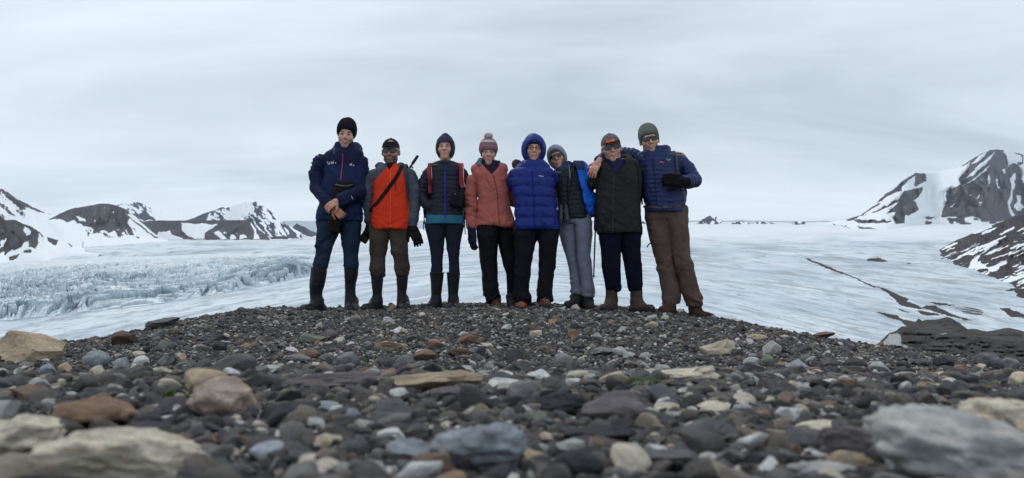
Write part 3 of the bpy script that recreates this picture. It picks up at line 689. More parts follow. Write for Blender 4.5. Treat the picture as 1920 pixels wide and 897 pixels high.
def ico(sub):
    t = (1 + 5 ** 0.5) / 2
    v = [(-1, t, 0), (1, t, 0), (-1, -t, 0), (1, -t, 0), (0, -1, t), (0, 1, t), (0, -1, -t), (0, 1, -t), (t, 0, -1), (t, 0, 1), (-t, 0, -1), (-t, 0, 1)]
    f = [(0, 11, 5), (0, 5, 1), (0, 1, 7), (0, 7, 10), (0, 10, 11), (1, 5, 9), (5, 11, 4), (11, 10, 2), (10, 7, 6), (7, 1, 8), (3, 9, 4), (3, 4, 2), (3, 2, 6), (3, 6, 8), (3, 8, 9), (4, 9, 5), (2, 4, 11), (6, 2, 10), (8, 6, 7), (9, 8, 1)]
    v = [np.array(p) / np.linalg.norm(p) for p in v]
    for _ in range(sub):
        c = {}; nf = []
        def mid(i, j):
            k = (min(i, j), max(i, j))
            if k not in c:
                p = v[i] + v[j]; v.append(p / np.linalg.norm(p)); c[k] = len(v) - 1
            return c[k]
        for a, b, d in f:
            x, y, z = mid(a, b), mid(b, d), mid(d, a)
            nf += [(a, x, z), (b, y, x), (d, z, y), (x, y, z)]
        f = nf
    return np.array(v), np.array(f)
ICO = {k: ico(k) for k in (1, 2, 3, 4)}
def stone_mesh(name, sub, seed, angular=0.5, mat=None, rough=0.05, smooth=True):
    """unit stone (radius about 1): a sphere cut by planes and roughened"""
    r = np.random.default_rng(seed)
    v, f = ICO[sub]; v = v.copy()
    ncut = int(4 + 9 * angular)
    for _ in range(ncut):
        n = r.normal(size=3); n /= np.linalg.norm(n)
        c = r.uniform(0.45, 0.86) if angular > 0.3 else r.uniform(0.72, 0.96)
        dd = v @ n - c
        v = v - np.where(dd > 0, dd * (1.0 if angular > 0.3 else 0.8), 0)[:, None] * n
    nrm = v / np.linalg.norm(v, axis=1)[:, None]
    v = v + nrm * ((0.12 - 0.08 * angular) * fbm(v * 1.3 + seed, 2, seed) + rough * (1 - .4 * angular) * fbm(v * 3.5 + seed, 3, seed + 1))[:, None]
    if sub >= 3:
        v = v + nrm * (0.022 * fbm(v * 11 + seed, 3, seed + 2))[:, None]
    return mesh_np(name, v, f, smooth, [mat] if mat else [])

def mat_stone(name, random_col=False):
    m = NM(name)
    oi = m.n('ShaderNodeObjectInfo')
    co = m.coord('Object')
    ad_ = m.n('ShaderNodeVectorMath', operation='ADD')
    m.l(co, ad_.inputs[0])
    mu = m.n('ShaderNodeVectorMath', operation='SCALE'); mu.inputs[0].default_value = (37, 91, 53); m.l(oi.outputs['Random'], mu.inputs['Scale'])
    m.l(mu.outputs[0], ad_.inputs[1])
    vec = ad_.outputs[0]
    if random_col:
        P = [(0.0, (0.056, 0.056, 0.061)), (0.10, (0.114, 0.106, 0.101)), (0.26, (0.084, 0.084, 0.093)), (0.36, (0.163, 0.148, 0.136)), (0.48, (0.120, 0.123, 0.132)),
             (0.60, (0.215, 0.193, 0.169)), (0.68, (0.097, 0.092, 0.096)), (0.76, (0.198, 0.194, 0.192)), (0.83, (0.318, 0.280, 0.230)), (0.86, (0.236, 0.180, 0.146)),
             (0.875, (0.450, 0.450, 0.442)), (0.92, (0.622, 0.568, 0.477)), (0.95, (0.700, 0.700, 0.700)), (0.98, (0.351, 0.247, 0.172)), (0.99, (0.361, 0.377, 0.345))]
        base = m.ramp(oi.outputs['Random'], P, 'CONSTANT')
    else:
        base = oi.outputs['Color']
    n = m.noise(vec, 1.6, 6, 0.62, 0.3); n2 = m.noise(vec, 14, 4, 0.7)
    col = m.mix(m.ramp(n, [(0.3, 0.0), (0.72, 1.0)]), m.mix(1.0, base, (0.62, 0.62, 0.64), 'MULTIPLY'), m.mix(1.0, base, (1.28, 1.26, 1.22), 'MULTIPLY'))
    col = m.mix(m.ramp(n2, [(0.42, 0.45), (0.62, 0.0)]), col, m.mix(1.0, base, (0.5, 0.5, 0.5), 'MULTIPLY'))
    if not random_col:
        wv = m.n('ShaderNodeTexWave', wave_type='BANDS', bands_direction='Z'); m.l(vec, wv.inputs['Vector'])
        wv.inputs['Scale'].default_value = 1.1; wv.inputs['Distortion'].default_value = 16; wv.inputs['Detail'].default_value = 4
        col = m.mix(m.ramp(wv.outputs[0], [(0.80, 0.0), (0.98, 0.16)]), col, m.mix(1.0, base, (1.4, 1.4, 1.4), 'MULTIPLY'))
        n5 = m.noise(vec, 0.9, 7, 0.68, 0.6)
        col = m.mix(m.ramp(n5, [(0.50, 0.0), (0.62, 0.62)]), col, m.mix(1.0, base, (0.36, 0.36, 0.38), 'MULTIPLY'))
        col = m.mix(m.ramp(n5, [(0.30, 0.55), (0.42, 0.0)]), col, m.mix(1.0, base, (1.5, 1.48, 1.42), 'MULTIPLY'))
        # rusty and lichen patches
        n4 = m.noise(vec, 2.6, 5, 0.7)
        col = m.mix(m.ramp(n4, [(0.58, 0.0), (0.68, 0.5)]), col, m.mix(1.0, base, (1.25, 0.95, 0.68), 'MULTIPLY'))
    return m.done(col, 0.72, m.bump(m.math('ADD', n2, m.math('MULTIPLY', n, 1.5)), 0.55, 0.05))
MAT_STONE = mat_stone('weathered_stone'); MAT_PEB = mat_stone('mixed_pebbles', True)

C = {'tan': (0.467, 0.371, 0.266), 'beige': (0.596, 0.522, 0.410), 'pale grey': (0.525, 0.525, 0.517), 'grey': (0.236, 0.236, 0.242), 'dark grey': (0.143, 0.144, 0.153), 'black': (0.050, 0.052, 0.059),
     'brown': (0.214, 0.155, 0.118), 'rust brown': (0.293, 0.195, 0.136), 'orange': (0.443, 0.264, 0.145), 'white': (0.740, 0.740, 0.732), 'pinkish': (0.470, 0.368, 0.317), 'blue-grey': (0.354, 0.389, 0.435), 'red-brown': (0.215, 0.134, 0.111),
     'green-grey': (0.216, 0.239, 0.195), 'purple-grey': (0.170, 0.152, 0.162), 'cream': (0.740, 0.674, 0.548)}
# label, colour, centre column, top row, bottom row, width, angular, depth ratio, roll (deg)
HEROES = [
 ('big tan sandstone slab lying at the left edge of the mound', 'tan', 62, 630, 684, 124, .9, .8, -10),
 ('brown rounded boulder on the left shoulder of the mound', 'brown', 232, 617, 650, 46, .5, .8, 5),
 ('dark grey boulder lying on the skyline at the left of the mound', 'dark grey', 307, 595, 619, 64, .5, .7, 6),
 ('small dark stone alone on the skyline left of the tall man', 'dark grey', 455, 576, 590, 27, .6, .9, 0),
 ('flat dark stone below the skyline boulder', 'dark grey', 396, 623, 644, 62, .6, .7, 0),
 ('green-grey stone with a dark brown neighbour', 'green-grey', 581, 622, 648, 52, .5, .8, 4),
 ('dark brown stone leaning on the green-grey one', 'purple-grey', 616, 616, 641, 32, .7, .9, 10),
 ('smooth dark grey boulder left of centre at the gravel ridge', 'dark grey', 445, 662, 712, 84, .25, .8, 8),
 ('beige lumpy boulder behind the pinkish one', 'tan', 378, 696, 756, 92, .5, .9, -6),
 ('large pinkish lumpy boulder in the left foreground', 'pinkish', 424, 706, 792, 118, .55, .9, 4),
 ('big rust brown angular rock in the left foreground', 'rust brown', 190, 738, 818, 152, .75, .8, 5),
 ('black rock right of the rust brown one', 'black', 270, 772, 826, 104, .35, .8, 2),
 ('long beige boulder at the bottom left, blurred in front', 'cream', 228, 806, 930, 300, .35, .55, -7),
 ('cream boulder at the left edge of the foreground', 'cream', 30, 778, 880, 190, .3, .7, 12),
 ('long flat grey-brown slab in the middle of the ridge', 'tan', 822, 690, 740, 205, .95, .5, 2),
 ('thin white slab behind the round grey stone', 'white', 945, 708, 738, 66, .5, .8, 0),
 ('upright round grey stone in the middle of the ridge', 'grey', 985, 711, 766, 70, .3, .8, 0),
 ('smooth black cobble right of the round grey stone', 'black', 1054, 737, 790, 106, .2, .8, 6),
 ('large grey-brown rock right of the black cobble', 'purple-grey', 1168, 733, 806, 136, .6, .8, 0),
 ('large mottled pale boulder at the bottom centre', 'blue-grey', 905, 776, 905, 190, .5, .8, 8),
 ('round blue-black cobble at the bottom edge right of centre', 'black', 1085, 842, 912, 92, .15, .9, 0),
 ('flat pale cream slab on the right half of the ridge', 'cream', 1284, 684, 722, 134, .7, .6, 3),
 ('angular beige block on the right side of the mound', 'beige', 1351, 637, 670, 62, .7, .8, 4),
 ('tilted pale grey stone beside the beige block', 'pale grey', 1446, 639, 668, 42, .6, .8, 28),
 ('tan stone above the tilted pale grey one', 'tan', 1419, 626, 641, 40, .5, .8, 4),
 ('flat orange-red slab on the right skyline', 'red-brown', 1539, 622, 637, 52, .8, .7, 8),
 ('cracked rust brown rock on the right slope', 'rust brown', 1596, 707, 745, 50, .5, .9, 0),
 ('purple-grey stone above the cracked rust rock', 'purple-grey', 1552, 671, 694, 34, .6, .9, 10),
 ('yellowish flat stone, left one of a pair on the right slope', 'tan', 1466, 698, 714, 32, .7, .7, 12),
 ('yellowish flat stone, right one of a pair on the right slope', 'tan', 1491, 707, 721, 30, .7, .7, -6),
 ('grey slab in the middle of the mound below the man in the cap', 'grey', 1124, 651, 672, 62, .8, .7, 4),
 ('pale stone touching the grey slab below the man in the cap', 'pale grey', 1164, 650, 673, 36, .6, .7, -12),
 ('tan stone left of centre on the mound', 'tan', 734, 640, 662, 62, .5, .8, 0),
 ('rust brown stone among the tan ones left of centre', 'brown', 796, 655, 680, 44, .6, .8, 8),
 ('grey angular stone below the tan one left of centre', 'grey', 755, 663, 688, 40, .7, .8, 15),
 ('orange stone below the grey angular one', 'rust brown', 768, 681, 696, 34, .5, .8, 0),
 ('square red-brown stone near the centre of the mound', 'red-brown', 876, 624, 650, 36, .9, .8, -8),
 ('pale tan stone right of the square red-brown one', 'beige', 911, 643, 661, 26, .7, .8, 8),
 ('brown stone below the square red-brown one', 'brown', 857, 652, 674, 40, .6, .8, 6),
 ('small grey stone between the brown and tan ones', 'grey', 891, 650, 668, 30, .6, .8, 0),
 ('small orange stone near the top of the mound at centre', 'orange', 1039, 598, 610, 22, .5, .8, 0),
 ('pale tan stone under a brown sliver at centre', 'beige', 1006, 618, 636, 24, .6, .8, 20),
 ('brown sliver of rock leaning on the pale tan stone', 'brown', 999, 610, 626, 34, .8, .7, -18),
 ('pale block at the top of the mound below the man on the right', 'beige', 1218, 603, 620, 26, .8, .8, 8),
 ('small rust stone on the mound below the binoculars woman', 'rust brown', 1073, 620, 638, 24, .5, .8, 10),
 ('huge mottled grey boulder at the bottom right corner', 'pale grey', 1800, 768, 960, 350, .1, .8, -12),
 ('pale top of a boulder at the right edge', 'cream', 1890, 746, 880, 200, .1, .8, -6),
 ('flat tan stone behind the huge grey boulder', 'tan', 1832, 744, 776, 58, .4, .8, 4),
 ('rust brown knobbly cobble in the right foreground', 'rust brown', 1436, 806, 852, 66, .6, .9, 0),
 ('pale flat stone at the bottom edge right of centre', 'pale grey', 1530, 866, 915, 138, .4, .7, 4),
 ('tan block at the bottom edge near the huge grey boulder', 'tan', 1597, 850, 900, 82, .5, .8, 0),
 ('small bright white cobble left of centre in the ridge', 'white', 680, 734, 756, 46, .2, .8, -4),
 ('yellow-beige cobble in the blurred left centre foreground', 'beige', 612, 810, 852, 74, .4, .8, 5),
 ('dark grey boulder left of the mottled pale boulder', 'dark grey', 730, 746, 802, 92, .45, .8, 5),
 ('brown-grey block behind the mottled pale boulder', 'purple-grey', 834, 724, 756, 70, .7, .8, 3),
 ('beige pointed stone on the ridge right of centre', 'beige', 1152, 698, 730, 52, .7, .8, 6),
 ('long grey stone on the ridge right of centre', 'grey', 1086, 694, 714, 84, .6, .6, 4),
 ('flat brown stone under the long grey one', 'brown', 1083, 709, 726, 48, .7, .7, 2),
 ('curved tan stone at the bottom edge beside the mottled boulder', 'tan', 1006, 846, 884, 94, .4, .5, -12),
 ('brown block at the bottom edge left of the curved tan stone', 'brown', 822, 850, 915, 84, .6, .9, 0),
 ('pale blue-grey stone in the blurred centre foreground', 'blue-grey', 775, 826, 878, 104, .5, .8, 3),
 ('long red-brown slab on the ridge left of centre', 'purple-grey', 615, 700, 738, 216, .8, .5, 2),
 ('brown flat rock at the far left of the foreground', 'brown', 56, 724, 764, 94, .5, .8, 2),
 ('yellow-white cobble in the right half of the foreground', 'cream', 1335, 752, 784, 72, .35, .8, 12),
 ('rust cobble right of the yellow-white one', 'rust brown', 1423, 766, 788, 56, .3, .8, 2),
 ('grey-green cobble left of the rust one', 'blue-grey', 1388, 757, 785, 44, .4, .8, 0),
 ('long black slab in the right foreground', 'black', 1612, 774, 806, 118, .6, .6, 5),
 ('pale beige slab beside the long black one', 'beige', 1692, 776, 802, 76, .7, .7, -4),
 ('cream wedge in the right foreground', 'cream', 1530, 790, 824, 88, .6, .8, 14),
 ('brown-grey boulder below the cream wedge', 'purple-grey', 1580, 798, 866, 108, .5, .8, 0),
 ('dark grey block at the bottom edge right of the black cobble', 'dark grey', 1250, 838, 896, 130, .7, .8, 0),
 ('dark blue-grey cobble left of the rust knobbly one', 'dark grey', 1330, 786, 842, 104, .4, .8, 8),
 ('black stone at centre below the upright grey one', 'black', 930, 748, 776, 62, .5, .8, 4),
 ('orange pebble at left centre of the foreground', 'orange', 745, 796, 818, 32, .5, .8, 10),
 ('rust orange pebble beside the long beige boulder', 'orange', 385, 816, 846, 34, .5, .8, 0),
 ('black stone in the middle of the left foreground', 'black', 540, 752, 810, 96, .4, .8, 0),
 ('blue-grey stone right of the pinkish boulder', 'blue-grey', 596, 754, 780, 78, .5, .8, 5),
 ('pale stone under the green tufts', 'pale grey', 322, 758, 790, 56, .5, .8, 5),
 ('long dark slab above the dark block on the right', 'black', 1135, 800, 840, 150, .5, .6, 2),
 ('green-grey cobble between black cobble and mottled boulder', 'green-grey', 1004, 770, 800, 52, .25, .8, 0),
 ('grey stone left of the cream slab on the ridge', 'grey', 560, 664, 684, 46, .6, .8, 0),
 ('small white stone on the gravel left of centre', 'white', 548, 651, 664, 26, .4, .8, -12),
 ('small orange stone left of the green-grey one', 'orange', 463, 644, 654, 20, .5, .8, -4),
 ('blue-grey stone left of the small orange one', 'blue-grey', 419, 638, 654, 26, .5, .8, 12),
 ('brown stone beyond the dark grey boulder at the ridge', 'red-brown', 582, 655, 680, 52, .6, .9, 8),
 ('pale mottled stone right of the dark grey boulder', 'pale grey', 508, 684, 706, 44, .5, .8, 4),
 ('dark stone right of the long red-brown slab', 'dark grey', 690, 690, 708, 40, .5, .8, 0),
]
HERO_PX = []
STONE_ID = [0]
BIG_DISK = []
def place_stone(label, cname, col, px, ytop, ybot, wpx, ang, dep, roll, group, sub, mesh=None, sink=0.12):
    p = ground_hit(px, min(ybot - 2, 1100))
    d = p[1]; k = d / FPX
    w = wpx * k; h = (ybot - ytop) * k
    if label:
        yc = d + w * dep * 0.45
        w = wpx * yc / FPX
        h = max(0.45 * h, float(W(px, ytop, yc)[2] - p[2]))
    STONE_ID[0] += 1
    sd = STONE_ID[0] * 13 + 5
    if mesh is None:
        mesh = stone_mesh('stone', sub, sd, ang, MAT_STONE, 0.26 if wpx > 180 else (0.14 if wpx > 100 else 0.08))
    co = np.empty(len(mesh.vertices) * 3, np.float32); mesh.vertices.foreach_get('co', co); co = co.reshape(-1, 3)
    r = np.random.default_rng(sd)
    yaw = r.uniform(-0.5, 0.5) if label else r.uniform(0, 6.28)
    rl = math.radians(-roll)
    M = Euler((r.uniform(-.08, .08), rl, yaw)).to_matrix()
    c2 = co @ np.array(M).T
    e = np.ptp(co, axis=0)
    sx = w / e[0]; sz = h * (1 + sink) / e[2] * (1.0 - 0.25 * abs(math.sin(rl))); sy = w * dep / e[1]
    o = bpy.data.objects.new('stone', mesh)
    COL.objects.link(o)
    o.rotation_euler = Euler((r.uniform(-.08, .08), rl, yaw))
    o.scale = (sx, sy, sz)
    yc = d + w * dep * 0.45 if not label else yc
    zc_ = p[2] + h * 0.5 - h * sink * 0.5
    zbot = float(GZ(p[0], yc))
    o.location = (p[0] * (yc / d) if label else p[0], yc, max(zc_, zbot + h * 0.30))
    o.color = (*col, 1)
    o['category'] = 'stone'
    o['group'] = group
    BIG_DISK.append((o.location.x, o.location.y, w * 0.42))
    return o
def build_heroes():
    for h in HEROES:
        label, cn, px, yt, yb, w, ang, dep, roll = h
        o = place_stone(label, cn, C[cn], px, yt, yb, w, ang, dep, roll, 'larger stones scattered over the mound', 4 if w > 60 else 3)
        o['label'] = label
        HERO_PX.append((px, (yt + yb) / 2, label, cn))
build_heroes()

SHORT = {}
def short(label):
    return label
def build_mid():
    r = np.random.default_rng(77)
    meshes = [stone_mesh('cobble', 3, 900 + i, [0.25, 0.55, 0.8, 1.0][i % 4], MAT_STONE) for i in range(14)]
    names = ['dark grey', 'dark grey', 'grey', 'grey', 'pale grey', 'black', 'brown', 'purple-grey', 'grey', 'blue-grey', 'blue-grey', 'tan', 'beige', 'green-grey', 'pinkish', 'rust brown', 'white', 'cream', 'red-brown']
    n = 300 - len(HEROES)
    spots = []
    tries = 0
    while len(spots) < n and tries < 20000:
        tries += 1
        if len(spots) < 165:
            py = r.uniform(715, 905); px = r.uniform(-20, 1940); w = r.uniform(22, 80) * (0.55 + 0.6 * (py - 700) / 200)
        elif len(spots) < 195:
            py = r.uniform(690, 720); px = r.uniform(-10, 1930); w = r.uniform(22, 50)
        else:
            py = r.uniform(608, 690); px = r.uniform(120, 1900); w = r.uniform(10, 20) * (0.7 + (py - 600) / 100)
            if py < 600 + max(0, px - 1300) * 0.13 + 8 or (px < 420 and py < 650):
                continue
        if any(abs(px - q[0]) < (w + q[2]) * 0.42 and abs(py - q[1]) < (w + q[2]) * 0.22 for q in spots):
            continue
        if any(abs(px - h[2]) < (w + h[5]) * 0.46 and (h[3] - w * .3) < py - w * 0.2 < (h[4] + w * 0.3) for h in HEROES):
            continue
        spots.append((px, py, w))
    used = {}
    for i, (px, py, w) in enumerate(spots):
        cn = names[r.integers(len(names))]
        col = np.array(C[cn]) * r.uniform(0.75, 1.2)
        ratio = r.uniform(0.38, 0.72)
        o = place_stone(None, cn, tuple(col), px, py - w * ratio, py, w, 0.5, r.uniform(0.7, 1.1), r.uniform(-14, 14), 'cobbles strewn between the larger stones', 3, meshes[i % len(meshes)], 0.25)
        o.name = 'cobble'
        o['category'] = 'cobble'
        shape = 'flat' if ratio < 0.47 else ('rounded' if ratio < 0.6 else 'blocky')
        size = 'small' if w < 30 else ('medium' if w < 55 else 'large')
        cand = sorted(HERO_PX, key=lambda h: (h[0] - px) ** 2 + (2.2 * (h[1] - py)) ** 2)
        done = False
        for hx, hy, hl, _ in cand[:4]:
            rel = ('left of' if px < hx - 18 else 'right of' if px > hx + 18 else ('below' if py > hy else 'above'))
            words = hl.split()
            key = ' '.join(words[:7])
            for stop in (' in', ' at', ' on', ' of', ' the', ' a', ' with', ' and', ' lying', ' left', ' right', ' behind', ' below', ' beside', ' near', ' among'):
                while key.endswith(stop):
                    key = key[:-len(stop)]
            lab = f'{size} {shape} {cn} cobble {rel} the {key}'
            if lab not in used:
                used[lab] = 1; o['label'] = lab; done = True
                break
        if not done:
            o['label'] = f'{size} {shape} {cn} cobble in the foreground gravel, column {i}'
            o['label'] = lab
build_mid()

def build_gravel():
    rng = np.random.default_rng(5)
    protos = []
    for i in range(12):
        me = stone_mesh('pebble_shape', 2, 300 + i, [0.35, 0.7, 1.0][i % 3], MAT_PEB, 0.06, i % 3 == 0)
        protos.append(bpy.data.objects.new('pebble_shape', me))
    def layer(n, y0, y1, smin, smed, sig, smax, lift, seedo, ypow=1.0):
        yy = y0 + (y1 - y0) * rng.random(n) ** ypow
        half = 0.35 + yy * 0.86
        # uniform over the wedge
        keep = rng.random(n) < half / half.max()
        yy = yy[keep]; half = half[keep]
        xx = rng.uniform(-1, 1, len(yy)) * half
        s = np.clip(smed * np.exp(sig * rng.normal(size=len(yy))), smin, smax)
        return xx, yy, s, np.full(len(yy), lift)
    L = [layer(620000, 1.9, 9.4, 0.0035, 0.0068, 0.42, 0.022, 0.25, 0), layer(22000, 1.9, 9.2, 0.009, 0.0145, 0.35, 0.036, 0.35, 1), layer(1800, 1.9, 9.0, 0.02, 0.03, 0.3, 0.055, 0.30, 2),
         layer(85000, 0.28, 2.1, 0.0035, 0.0072, 0.45, 0.03, 0.25, 3), layer(7500, 0.28, 2.1, 0.010, 0.0145, 0.35, 0.035, 0.35, 4), layer(260, 0.3, 2.1, 0.018, 0.025, 0.3, 0.04, 0.3, 5),
         layer(14000, 9.0, 15.0, 0.012, 0.02, 0.4, 0.06, 0.3, 6)]
    x = np.concatenate([l[0] for l in L]); y = np.concatenate([l[1] for l in L]); s = np.concatenate([l[2] for l in L]); lf = np.concatenate([l[3] for l in L])
    # a stone larger than a thumb does not grow inside a bigger stone or under a boot
    ok = np.ones(len(x), bool)
    for bx, by, br in BIG_DISK:
        if br < 0.02:
            continue
        ok &= ~(((x - bx) ** 2 + (y - by) ** 2 < (br * 0.9) ** 2) & (s > 0.006))
    for fx, fy, fz in FEET:
        ok &= ~(((x - fx) ** 2 + ((y - fy) * 0.8) ** 2 < 0.11 ** 2) & (s > 0.017))
    x, y, s, lf = x[ok], y[ok], s[ok], lf[ok]
    n = len(x)
    z = GZ(x, y) + s * lf
    me = bpy.data.meshes.new('gravel')
    me.vertices.add(n); me.vertices.foreach_set('co', np.stack([x, y, z], -1).astype(np.float32).ravel())
    fl = rng.uniform(0.38, 0.8, n)
    S = np.stack([s * rng.uniform(0.8, 1.3, n), s * rng.uniform(0.7, 1.05, n), s * fl], -1).astype(np.float32)
    R = np.stack([rng.normal(0, 0.3, n), rng.normal(0, 0.3, n), rng.uniform(0, 6.283, n)], -1).astype(np.float32)
    a = me.attributes.new('scl', 'FLOAT_VECTOR', 'POINT'); a.data.foreach_set('vector', S.ravel())
    a = me.attributes.new('rot', 'FLOAT_VECTOR', 'POINT'); a.data.foreach_set('vector', R.ravel())
    a = me.attributes.new('pick', 'INT', 'POINT'); a.data.foreach_set('value', rng.integers(0, len(protos), n).astype(np.int32))
    me.materials.append(MAT_PEB)
    o = link('gravel', me, kind='stuff', label='mixed dark and pale pebbles covering the mound', category='gravel')
    ng = bpy.data.node_groups.new('gravel_scatter', 'GeometryNodeTree')
    ng.interface.new_socket('Geometry', in_out='INPUT', socket_type='NodeSocketGeometry')
    ng.interface.new_socket('Geometry', in_out='OUTPUT', socket_type='NodeSocketGeometry')
    gi = ng.nodes.new('NodeGroupInput'); go = ng.nodes.new('NodeGroupOutput')
    iop = ng.nodes.new('GeometryNodeInstanceOnPoints'); iop.inputs['Pick Instance'].default_value = True
    gti = ng.nodes.new('GeometryNodeGeometryToInstance')
    for p in protos:
        q = ng.nodes.new('GeometryNodeObjectInfo'); q.inputs['Object'].default_value = p
        ng.links.new(q.outputs['Geometry'], gti.inputs[0])
    def na(nm, t):
        q = ng.nodes.new('GeometryNodeInputNamedAttribute'); q.data_type = t; q.inputs['Name'].default_value = nm
        return q.outputs['Attribute']
    ng.links.new(gi.outputs[0], iop.inputs['Points'])
    ng.links.new(gti.outputs[0], iop.inputs['Instance'])
    ng.links.new(na('pick', 'INT'), iop.inputs['Instance Index'])
    e2r = ng.nodes.new('FunctionNodeEulerToRotation')
    ng.links.new(na('rot', 'FLOAT_VECTOR'), e2r.inputs[0]); ng.links.new(e2r.outputs[0], iop.inputs['Rotation'])
    ng.links.new(na('scl', 'FLOAT_VECTOR'), iop.inputs['Scale'])
    ng.links.new(iop.outputs[0], go.inputs[0])
    md = o.modifiers.new('scatter', 'NODES'); md.node_group = ng
    print('gravel points', n)
build_gravel()

def mat_grass():
    m = NM('grass_blades')
    n = m.noise(m.coord('Object'), 30, 3)
    return m.done(m.mix(n, (0.045, 0.095, 0.014), (0.10, 0.18, 0.03)), 0.6)
MAT_GRASS = mat_grass()
def tuft(label, px, py, h, n, spread, seed):
    r = np.random.default_rng(seed)
    p = ground_hit(px, py)
    root = empty('grass_tuft', Vector(p), label=label, category='grass tuft', group='green tufts between the stones')
    V = []; F = []
    for i in range(n):
        a = r.uniform(0, 6.28); rr = r.uniform(0, spread); b = np.array(p) + np.array([math.cos(a) * rr, math.sin(a) * rr, -0.004 + 0.012])
        hh = h * r.uniform(0.6, 1.1); ln = r.uniform(0.1, 0.7) * hh; w = r.uniform(0.0012, 0.0028)
        di = np.array([math.cos(a), math.sin(a), 0]); sd = np.array([-di[1], di[0], 0])
        i0 = len(V)
        for t in (0, .5, 1):
            c = b + di * ln * t * t + np.array([0, 0, hh * t])
            ww = w * (1 - 0.85 * t)
            V += [c - sd * ww, c + sd * ww]
        F += [(i0, i0 + 1, i0 + 3, i0 + 2), (i0 + 2, i0 + 3, i0 + 5, i0 + 4)]
    o = link('blades', mesh_np('blades', V, F, False, [MAT_GRASS]), root)
    o['kind'] = 'stuff'
tuft('bright green tuft against the pinkish boulder', 353, 771, 0.018, 60, 0.010, 1)
tuft('green tuft left of the pinkish boulder, farther back', 316, 756, 0.014, 40, 0.009, 2)
tuft('bright green tuft on the grey-brown rock right of centre', 1170, 806, 0.013, 40, 0.008, 3)
tuft('low mossy tuft by the pale cream slab', 1212, 728, 0.010, 110, 0.05, 4)
tuft('low mossy tuft on the ridge right of the beige pointed stone', 1186, 722, 0.009, 70, 0.04, 5)
# ------------------------------------------------------------------ signed-distance modelling for bodies and clothes
from mathutils.bvhtree import BVHTree
def smin(a, b, k):
    if k <= 0:
        return np.minimum(a, b)
    h = np.clip(0.5 + 0.5 * (b - a) / k, 0, 1)
    return b * (1 - h) + a * h - k * h * (1 - h)
def smax(a, b, k):
    return -smin(-a, -b, k)
def f_cap(a, b, ra, rb=None, flat=False):
    a = np.asarray(a, float); b = np.asarray(b, float); rb = ra if rb is None else rb
    ba = b - a; L2 = max(float(ba @ ba), 1e-12); L = math.sqrt(L2)
    def f(P):
        pa = P - a
        t0 = pa @ ba / L2
        t = np.clip(t0, 0, 1)
        d = np.linalg.norm(pa - t[:, None] * ba, axis=1) - (ra + (rb - ra) * t)
        if flat:
            d = np.maximum(d, (t0 - 1) * L)
        return d
    return f
def f_chain(pts, flat=False, k=0.012):
    fs = [f_cap(pts[i][0], pts[i + 1][0], pts[i][1], pts[i + 1][1], flat and i == len(pts) - 2) for i in range(len(pts) - 1)]
    def f(P):
        d = fs[0](P)
        for g in fs[1:]:
            d = smin(d, g(P), k)
        return d
    return f
def f_ell(c, r, R=None):
    c = np.asarray(c, float); r = np.asarray(r, float); R = np.eye(3) if R is None else R
    def f(P):
        q = (P - c) @ R
        k0 = np.linalg.norm(q / r, axis=1); k1 = np.linalg.norm(q / (r * r), axis=1)
        return k0 * (k0 - 1) / np.maximum(k1, 1e-9)
    return f
def f_box(c, h, rad, R=None):
    c = np.asarray(c, float); h = np.asarray(h, float) - rad; R = np.eye(3) if R is None else R
    def f(P):
        q = np.abs((P - c) @ R) - h
        return np.linalg.norm(np.maximum(q, 0), axis=1) + np.minimum(q.max(1), 0) - rad
    return f
def f_loft(sec, p=2.4):
    """sec: rows (z, cx, cy, half width, half depth) from top to bottom or the reverse"""
    s = np.array(sorted([tuple(q) for q in sec]), float)
    zz = np.linspace(s[0, 0], s[-1, 0], 90)
    cx, cy, a, b = [_ci(zz, s[:, 0], s[:, i]) for i in (1, 2, 3, 4)]
    a = np.maximum(a, 0.004); b = np.maximum(b, 0.004)
    def f(P):
        z = P[:, 2]
        ax = np.interp(z, zz, a); bx = np.interp(z, zz, b)
        x = np.abs(P[:, 0] - np.interp(z, zz, cx)) / ax; y = np.abs(P[:, 1] - np.interp(z, zz, cy)) / bx
        d = ((x ** p + y ** p) ** (1 / p) - 1) * np.minimum(ax, bx)
        return np.maximum(np.maximum(d, z - zz[-1]), zz[0] - z)
    return f
def union(fs, k=0.02):
    def f(P):
        d = fs[0](P)
        for g in fs[1:]:
            d = smin(d, g(P), k)
        return d
    return f
def axis_pts(lo, hi, fine, hc, hf):
    xs = [lo]
    while xs[-1] < hi:
        x = xs[-1]
        xs.append(x + (hf if any(a <= x <= b for a, b in fine) else hc))
    return np.array(xs)
